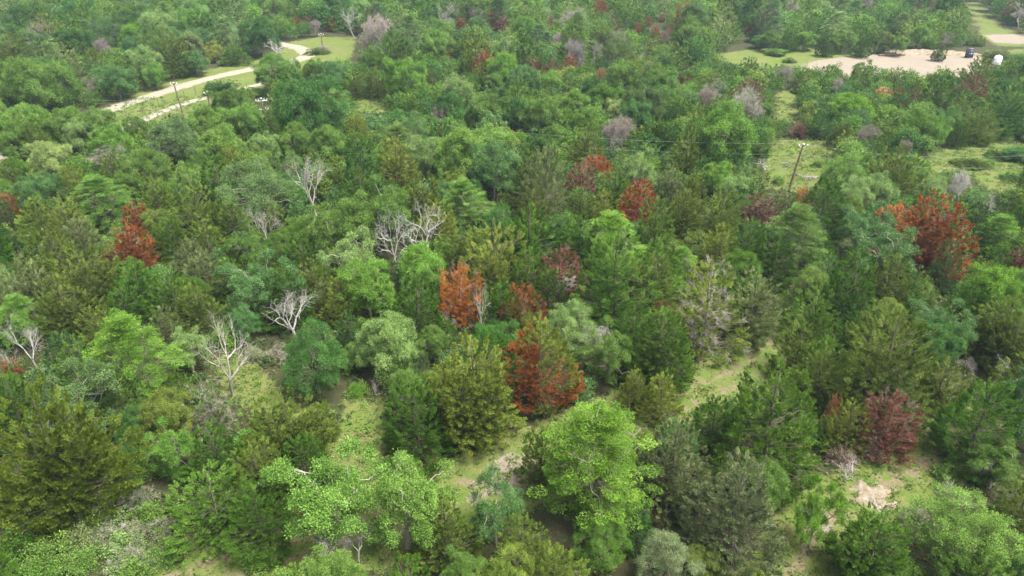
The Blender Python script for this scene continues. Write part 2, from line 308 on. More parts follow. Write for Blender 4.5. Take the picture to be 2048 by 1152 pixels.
def fit(proto):
    parts, W, H = proto; q = parts.get('crown') or parts.get('bare_branches'); v = np.concatenate(q[0].v); r = np.percentile(np.linalg.norm(v[:, :2], axis=1), 98.5); h = np.percentile(v[:, 2], 99.9)
    for mb, _, _ in parts.values(): mb.v = [x*np.array([W/2/r, W/2/r, H/h]) for x in mb.v]
    return parts, W, H
PROTO = {
 'O': [oak_proto(11, clumps=54, cr=.95, tufts=30), oak_proto(12, clumps=60, cr=.88, tufts=28, flat=.95), oak_proto(13, clumps=46, cr=1.08, tufts=34), oak_proto(14, clumps=70, cr=.78, tufts=24, low=.1), oak_proto(15, W=8, H=8.4, clumps=52, cr=.9, tufts=32, low=.12)],
 'P': [oak_proto(21, clumps=52, cr=.8, tufts=26, openness=.9, limbs=8, leaf=(.125, .088), per=38, low=.15), oak_proto(22, clumps=58, cr=.75, tufts=26, openness=.75, limbs=9, leaf=(.125, .088), per=38, low=.15), oak_proto(23, clumps=48, cr=.85, tufts=26, openness=1., limbs=8, per=38, leaf=(.13, .09), low=.15)],
 'F': [oak_proto(31, clumps=80, cr=.72, tufts=30, per=20, leaf=(.12, .07), low=.12), oak_proto(32, clumps=70, cr=.8, tufts=32, per=20, leaf=(.12, .07), low=.1)],
 'E': [elm_proto(41), elm_proto(42, droop=.28, n=400), elm_proto(43, n=380, droop=.08, flat=.5)],
 'C': [cedar_proto(51), cedar_proto(52, n=520, W=6.2), cedar_proto(53, n=600, L0=.75), cedar_proto(54, n=520, W=6.8, L0=.95), cedar_proto(55, n=640, L0=.7), cedar_proto(56, n=560, leaders=2, L0=.8)],
 'B': [cedar_proto(61, W=8, leaders=4, n=700, L0=.8), cedar_proto(62, W=8, leaders=3, n=680), cedar_proto(63, W=8, leaders=5, n=680), cedar_proto(64, W=7.6, leaders=2, n=720, L0=.85)],
 'S': [cedar_proto(71, n=460, bare=.34, leaders=2, W=7.2), cedar_proto(72, n=460, bare=.3)],
 'M': [cedar_proto(75, n=720, W=7.4, brown=.52)],
 'R': [cedar_proto(81, n=480, dead=True, el_=(.17, .055), bare=.14), cedar_proto(82, n=500, dead=True, W=7, leaders=3, el_=(.19, .06), bare=.1), cedar_proto(83, n=460, dead=True, bare=.2, el_=(.19, .06), L0=.9)],
 'D': [bare_proto(91, depth=6, spread=.5, tr=.031, twig=1), bare_proto(92, depth=6, spread=.62, gn=.2, tr=.031), bare_proto(93, depth=6, spread=.45, tall=.42, W=4.5, twig=1), bare_proto(94, depth=6, spread=.7, gn=.22, split=2.6, tr=.034)],
 'G': [bare_proto(95, depth=7, spread=.6, twig=5, split=2.5, tall=.22), bare_proto(96, depth=7, spread=.7, twig=6, split=2.5, tall=.18, W=7, H=7), bare_proto(97, depth=6, spread=.5, twig=10, split=2.7, tall=.2)],
 'H': [shrub_proto(101), shrub_proto(102, n=70, H=1.6), shrub_proto(103, n=50, per=75, leaf=(.14, .09))],
 'J': [shrub_proto(106, n=70, per=26, twiggy=28), shrub_proto(107, n=60, per=18, twiggy=36)],
}
MESH = {k: [({p: (mb.mesh(p if p != 'stems' else 'stem', mat, sm), mat) for p, (mb, mat, sm) in parts.items()}, W, H) for parts, W, H in map(fit, L)] for k, L in PROTO.items()}
PROTO.clear()

# ---------------------------------------------------------------- clearings, tracks (outlines on the ground, given as seen from the drone)
def gpoly(pts): return [tuple(ground(u, v)[:2]) for u, v in pts]
GRASS_PX = {
 'centre': [(640, 905), (675, 850), (690, 800), (705, 785), (765, 800), (785, 870), (765, 960), (900, 975), (1060, 930), (1190, 850), (1210, 900), (1070, 990), (900, 1060), (700, 1130), (540, 1160), (380, 1175), (420, 1120), (560, 1085), (700, 1050), (690, 980)],
 'left': [(430, 705), (500, 715), (565, 785), (640, 830), (600, 850), (500, 820), (440, 780)],
 'mid': [(1250, 830), (1340, 765), (1470, 705), (1570, 690), (1570, 720), (1500, 775), (1430, 850), (1360, 870)],
 'right': [(1570, 1175), (1600, 1080), (1700, 965), (1780, 900), (1880, 845), (1950, 850), (1945, 930), (1860, 1020), (1760, 1060), (1700, 1175)],
 'pole': [(1530, 300), (1562, 280), (1668, 283), (1660, 355), (1610, 390), (1535, 375)],
 'far right': [(1855, 310), (1950, 285), (2100, 290), (2110, 400), (1985, 385), (1935, 345), (1865, 345)],
 'field': [(1430, 108), (1520, 97), (1610, 97), (1770, 110), (1780, 125), (1590, 135), (1450, 135)],
 'verge': [(90, 300), (190, 225), (290, 180), (400, 143), (490, 125), (570, 112), (560, 170), (430, 225), (300, 265), (200, 330)],
 'bend': [(540, 130), (575, 85), (640, 74), (715, 74), (700, 118), (640, 130), (560, 150)],
 'gap': [(712, 195), (770, 195), (770, 225), (715, 225)],
 'strip': [(1936, 5), (1958, 5), (1985, 42), (2060, 78), (2070, 94), (1995, 92), (1965, 75)],
 'slot': [(1556, 180), (1600, 184), (1592, 245), (1552, 245)],
 'small': [(2018, 100), (2070, 96), (2070, 132), (2040, 128)]}
GRASS = {k: gpoly(v) for k, v in GRASS_PX.items()}
SAND_PX = [[(1585, 133), (1640, 119), (1700, 113), (1780, 106), (1850, 101), (1962, 112), (1975, 150), (1830, 162), (1700, 160), (1600, 150)],
           [(1966, 70), (2036, 67), (2090, 80), (2090, 90), (1990, 86)]]
SANDP = [gpoly(p) for p in SAND_PX]
ROAD = [ground(*p)[:2] for p in ((-60, 345), (40, 290), (120, 254), (228, 217), (300, 192), (400, 161), (490, 141), (550, 131), (592, 122), (617, 112), (612, 102), (590, 93), (560, 88), (520, 84))]
DRIVE = [ground(*p)[:2] for p in ((170, 325), (205, 290), (245, 258), (330, 220), (400, 198), (480, 178), (560, 160))]
TRACK = [ground(*p)[:2] for p in ((300, 1190), (450, 1135), (560, 1105), (700, 1070), (820, 1025), (920, 985), (1060, 940), (1150, 885), (1280, 830), (1400, 790), (1490, 745), (1540, 710), (1600, 650))]
TRAIL = [ground(*p)[:2] for p in ((1560, 1190), (1620, 1070), (1690, 1010), (1760, 985), (1840, 930), (1900, 895), (1935, 850))]
def smooth_line(L, it=3):
    L = [np.array(p) for p in L]
    for _ in range(it): L = [L[0]]+[q for a_, b_ in zip(L[:-1], L[1:]) for q in (a_*.75+b_*.25, a_*.25+b_*.75)]+[L[-1]]
    return np.array(L)
ROAD, DRIVE, TRACK, TRAIL = map(smooth_line, (ROAD, DRIVE, TRACK, TRAIL))
rg = np.random.default_rng(5)
def sd(poly, P): d = polydist(poly, P); return np.where(inside(poly, P), d, -d)       # signed distance, + inside
def grass_w(P):
    g = np.zeros(len(P))
    for poly in GRASS.values(): g = np.maximum(g, np.clip(sd(poly, P)/2.4+.5, 0, 1))
    for L, wd in ((TRACK, 3.2), (TRAIL, 2.4)): g = np.maximum(g, np.clip((wd-linedist(L, P))/1.5+.5, 0, 1))
    return g
# the ground: one sheet out to the horizon, fine where the clearings are
xs = np.concatenate([[-4000, -1500, -600], np.arange(-260, -120, 5), np.arange(-120, 121, .9), np.arange(125, 261, 5), [600, 1500, 4000]])
ys = np.concatenate([[-1500, -400, -100, 0, 10], np.arange(16, 130, .8), np.arange(130, 300, 1.6), [320, 400, 600, 1200, 3000, 8000]])
X, Y = np.meshgrid(xs, ys); P = np.stack([X.ravel(), Y.ravel()], 1); GW = np.zeros(len(P)); SW = np.zeros(len(P)); TW = np.zeros(len(P))
core = (np.abs(P[:, 0]) < 250) & (P[:, 1] > 14) & (P[:, 1] < 310)
GW[core] = grass_w(P[core])
for q in SANDP: SW[core] = np.maximum(SW[core], np.clip(sd(q, P[core])/1.5+.4, 0, 1))
for c_, r_ in (((1750, 992), 1.7), ((1640, 1050), 1.6), ((1880, 910), 1.0), ((700, 1100), 1.5), ((520, 1115), 1.2), ((1035, 948), 3.), ((990, 965), 2.), ((930, 1000), 1.4), ((640, 1090), 1.2)):
    g_ = ground(*c_)[:2]; SW[core] = np.maximum(SW[core], .7*np.clip((r_-np.linalg.norm(P[core]-g_, axis=1))/1.5, 0, 1))
TW[core] = np.clip(1.3-np.abs(linedist(TRACK, P[core])-.75)/.5, 0, 1)*.65
TW[core] = np.maximum(TW[core], np.clip(1.2-linedist(TRAIL, P[core])/.8, 0, 1)*.7)
Z = (.04*np.sin(P[:, 0]*1.1+np.sin(P[:, 1]*.7))+.04*np.sin(P[:, 1]*1.3+P[:, 0]*.4))*(GW < .05)*core - .05*core*(GW < .05)
mb = MB(); nx, ny = len(xs), len(ys); i, j = np.meshgrid(np.arange(ny-1), np.arange(nx-1), indexing='ij')
mb.add(np.stack([P[:, 0], P[:, 1], Z], 1), np.stack([i*nx+j, i*nx+j+1, (i+1)*nx+j+1, (i+1)*nx+j], -1).reshape(-1, 4), 0.)
m, t = new_mat('ground_soil_grass'); out = N(t, 'ShaderNodeOutputMaterial'); b = N(t, 'ShaderNodeBsdfPrincipled'); b.inputs['Roughness'].default_value = .95; b.inputs['Specular IOR Level'].default_value = .1
at = N(t, 'ShaderNodeAttribute', attribute_name='tint'); sep = N(t, 'ShaderNodeSeparateColor'); t.links.new(at.outputs['Color'], sep.inputs[0])
nA, nB, nC, nD = noise(t, .22, 6, .7), noise(t, 1.1, 6, .7), noise(t, 5, 5, .7), noise(t, .07, 3, .6)
litter = mixc(t, mapr(t, nB, .38, .62, 0, 1), (.034, .027, .015), (.022, .038, .010))
litter = mixc(t, mapr(t, nC, .5, .75, 0, .7), litter, (.085, .06, .04))
gr = mixc(t, mapr(t, nB, .38, .62, 0, 1), (.06, .092, .018), (.105, .103, .038))
gr = mixc(t, mapr(t, nA, .45, .6, 0, .8), gr, (.06, .095, .015)); gr = mixc(t, mapr(t, nC, .55, .75, 0, .6), gr, (.12, .10, .055))
def edge(src, nz, k=.9):
    a1 = N(t, 'ShaderNodeMath', operation='ADD'); t.links.new(src, a1.inputs[0]); t.links.new(mapr(t, nz, .3, .7, -k/2, k/2), a1.inputs[1]); return mapr(t, a1.outputs[0], .42, .58, 0, 1)
c1 = mixc(t, edge(sep.outputs[0], nB), litter, gr)
c1 = mixc(t, edge(sep.outputs[2], nB, 1.2), c1, mixc(t, mapr(t, nC, .4, .6, 0, 1), (.135, .112, .068), (.095, .082, .045)))
sandc = mixc(t, mapr(t, nC, .35, .65, 0, 1), (.18, .155, .125), (.135, .112, .086)); sandc = mixc(t, mapr(t, nA, .5, .65, 0, .5), sandc, (.18, .145, .105))
c1 = mixc(t, edge(sep.outputs[1], nB), c1, sandc)
t.links.new(c1, b.inputs['Base Color']); bp = N(t, 'ShaderNodeBump'); bp.inputs['Strength'].default_value = .6; bp.inputs['Distance'].default_value = .15
t.links.new(nC, bp.inputs['Height']); t.links.new(bp.outputs[0], b.inputs['Normal']); t.links.new(b.outputs[0], out.inputs[0])
GM = m
mb.t = [np.stack([GW, SW, TW], 1)]
go = mb.build('ground', GM, smooth=True); go['kind'] = 'structure'
# gravel road and its driveway: ribbons with ragged edges and worn wheel lines
def ribbon(line, wd, z, seed):
    rng = np.random.default_rng(seed); tt = nrm(np.gradient(line, axis=0)); nn = np.stack([-tt[:, 1], tt[:, 0]], 1); k = 9; s = np.linspace(-1, 1, k); V = []
    for i_, (p, n_) in enumerate(zip(line, nn)):
        for s_ in s: o = s_*wd/2*(1+(rng.normal(0, .13) if abs(s_) == 1 else 0)); V.append([p[0]+n_[0]*o, p[1]+n_[1]*o, z+.04*(1-s_*s_)])
    mb = MB(); i, j = np.meshgrid(np.arange(len(line)-1), np.arange(k-1), indexing='ij')
    mb.add(V, np.stack([i*k+j, i*k+j+1, (i+1)*k+j+1, (i+1)*k+j], -1).reshape(-1, 4), np.tile(np.abs(s), len(line))); return mb
m, t = new_mat('white_gravel'); out = N(t, 'ShaderNodeOutputMaterial'); b = N(t, 'ShaderNodeBsdfPrincipled'); b.inputs['Roughness'].default_value = .95
av = N(t, 'ShaderNodeAttribute', attribute_name='v'); n1, n2 = noise(t, .6, 5, .7), noise(t, 6, 4, .7)
g1 = mixc(t, mapr(t, n2, .35, .65, 0, 1), (.20, .18, .14), (.135, .12, .09)); add = N(t, 'ShaderNodeMath', operation='ADD'); t.links.new(av.outputs['Fac'], add.inputs[0]); t.links.new(mapr(t, n1, .3, .7, -.3, .3), add.inputs[1])
g1 = mixc(t, mapr(t, add.outputs[0], .05, .3, .55, 0), g1, (.17, .16, .10)); g1 = mixc(t, mapr(t, add.outputs[0], .7, 1.0, 0, .95), g1, (.10, .10, .045))
t.links.new(g1, b.inputs['Base Color']); t.links.new(b.outputs[0], out.inputs[0])
for nm, L, wd, z in (('gravel_road', ROAD, 3.6, .02), ('driveway', DRIVE, 2.2, .016)): ribbon(L, wd, z, 3).build(nm, m, smooth=True)['kind'] = 'structure'
# heaps of pale sand: a worn mound by the lower right path, and the pushed-up bank at the back of the sand pad
def mound(name, c, rx, ry, h, seed, rz=0):
    rng = np.random.default_rng(seed); n = 44; u = np.linspace(-1.1, 1.1, n); U, V_ = np.meshgrid(u, u); r = np.sqrt(U**2+V_**2); ph = rng.uniform(0, 6, 5)
    an = np.arctan2(V_, U); z = h*(.8-r**1.4*(1+.3*np.sin(3*an+ph[0])+.2*np.sin(7*an+ph[3]))+.22*np.sin(6*U+ph[1])*np.sin(5*V_+ph[2])+.14*np.sin(14*U+ph[4])*np.sin(13*V_))+rng.normal(0, .05*h, U.shape)-.03
    ca, sa = math.cos(rz), math.sin(rz); x, y = U*rx, V_*ry; mb = MB(); i, j = np.meshgrid(np.arange(n-1), np.arange(n-1), indexing='ij')
    mb.add(np.stack([c[0]+x*ca-y*sa, c[1]+x*sa+y*ca, z], -1).reshape(-1, 3), np.stack([i*n+j, i*n+j+1, (i+1)*n+j+1, (i+1)*n+j], -1).reshape(-1, 4))
    o = mb.build(name, SANDM, smooth=True); o['kind'] = 'structure'
SANDM = plain('bare_sand', (.20, .17, .135), .95, .1, (.12, .095, .06), 2.2, bump=.8)
mound('sand_mound', ground(1740, 985), 1.5, 1.1, .34, 4, .4); mound('sand_mound', ground(1765, 1010), 1.0, .7, .22, 5)
for k_, (u_, v_) in enumerate(((1800, 107), (1835, 104), (1870, 105), (1905, 108))): mound('sand_bank', ground(u_, v_), 6, 2.2, .7, 7+k_)

# ---------------------------------------------------------------- tints, kinds
TINT = {'g': (.090, .158, .034), 'y': (.115, .200, .042), 'b': (.072, .142, .044), 'p': (.140, .215, .068), 'd': (.048, .112, .026), 'l': (.098, .190, .034), 'L': (.100, .198, .026),
        'w': (.20, .26, .085), 'o': (.108, .155, .032), 'u': (.082, .115, .018), 'k': (.056, .118, .018), 't': (.088, .145, .050), 'e': (.125, .162, .062), 'v': (.088, .162, .028), 'z': (.152, .190, .038), 's': (.115, .152, .068),
        'R': (.205, .080, .030), 'm': (.135, .062, .042), 'n': (.31, .125, .036), 'q': (.34, .18, .085), 'x': (.155, .095, .072), 'r': (.25, .06, .02),
        'W': (.31, .295, .265), 'a': (.23, .21, .185), 'c': (.20, .165, .15), 'h': (.115, .155, .060)}
TWORD = {'g': 'mid green', 'y': 'yellow-green', 'b': 'blue-green', 'p': 'pale green', 'd': 'dark green', 'l': 'fresh green', 'L': 'vivid green', 'w': 'pale yellowish', 'o': 'olive', 'u': 'golden olive', 'k': 'very dark green',
         't': 'teal', 'e': 'grey-olive', 'v': 'green', 'z': 'yellow-olive', 's': 'silvery blue-green', 'R': 'red-brown', 'm': 'maroon', 'n': 'orange', 'q': 'pale orange', 'x': 'purplish brown', 'r': 'deep red', 'W': 'whitish', 'a': 'grey', 'c': 'pinkish grey', 'h': 'greyish'}
KIND = {'O': ('oak_tree', 'oak tree', 'round-crowned oak', 1.0), 'P': ('oak_tree', 'oak tree', 'open-crowned oak', 1.0), 'F': ('oak_tree', 'oak tree', 'fine-leaved oak', .95), 'E': ('elm_tree', 'elm tree', 'feathery elm', 1.0),
        'C': ('cedar_tree', 'cedar tree', 'cedar', 1.05), 'B': ('cedar_tree', 'cedar tree', 'many-topped cedar', .98), 'S': ('cedar_tree', 'cedar tree', 'thinning cedar with bare twigs', 1.15), 'M': ('cedar_tree', 'cedar tree', 'half-browned cedar', 1.15),
        'R': ('dead_cedar', 'dead cedar', 'dead cedar', 1.0), 'D': ('dead_tree', 'dead tree', 'bare dead tree', 1.35), 'G': ('dead_tree', 'dead tree', 'twiggy bare tree', 1.0), 'H': ('leafy_shrub', 'shrub', 'low leafy shrub', .6), 'J': ('twiggy_shrub', 'shrub', 'half-bare scrubby shrub', .55)}
TRUNKC = {'O': (.15, .125, .10), 'P': (.28, .25, .21), 'F': (.17, .14, .11), 'E': (.22, .19, .15), 'C': (.085, .07, .055), 'B': (.085, .07, .055), 'S': (.20, .17, .15), 'M': (.13, .09, .06), 'R': (.15, .09, .065), 'H': (.12, .10, .08), 'J': (.26, .23, .20)}
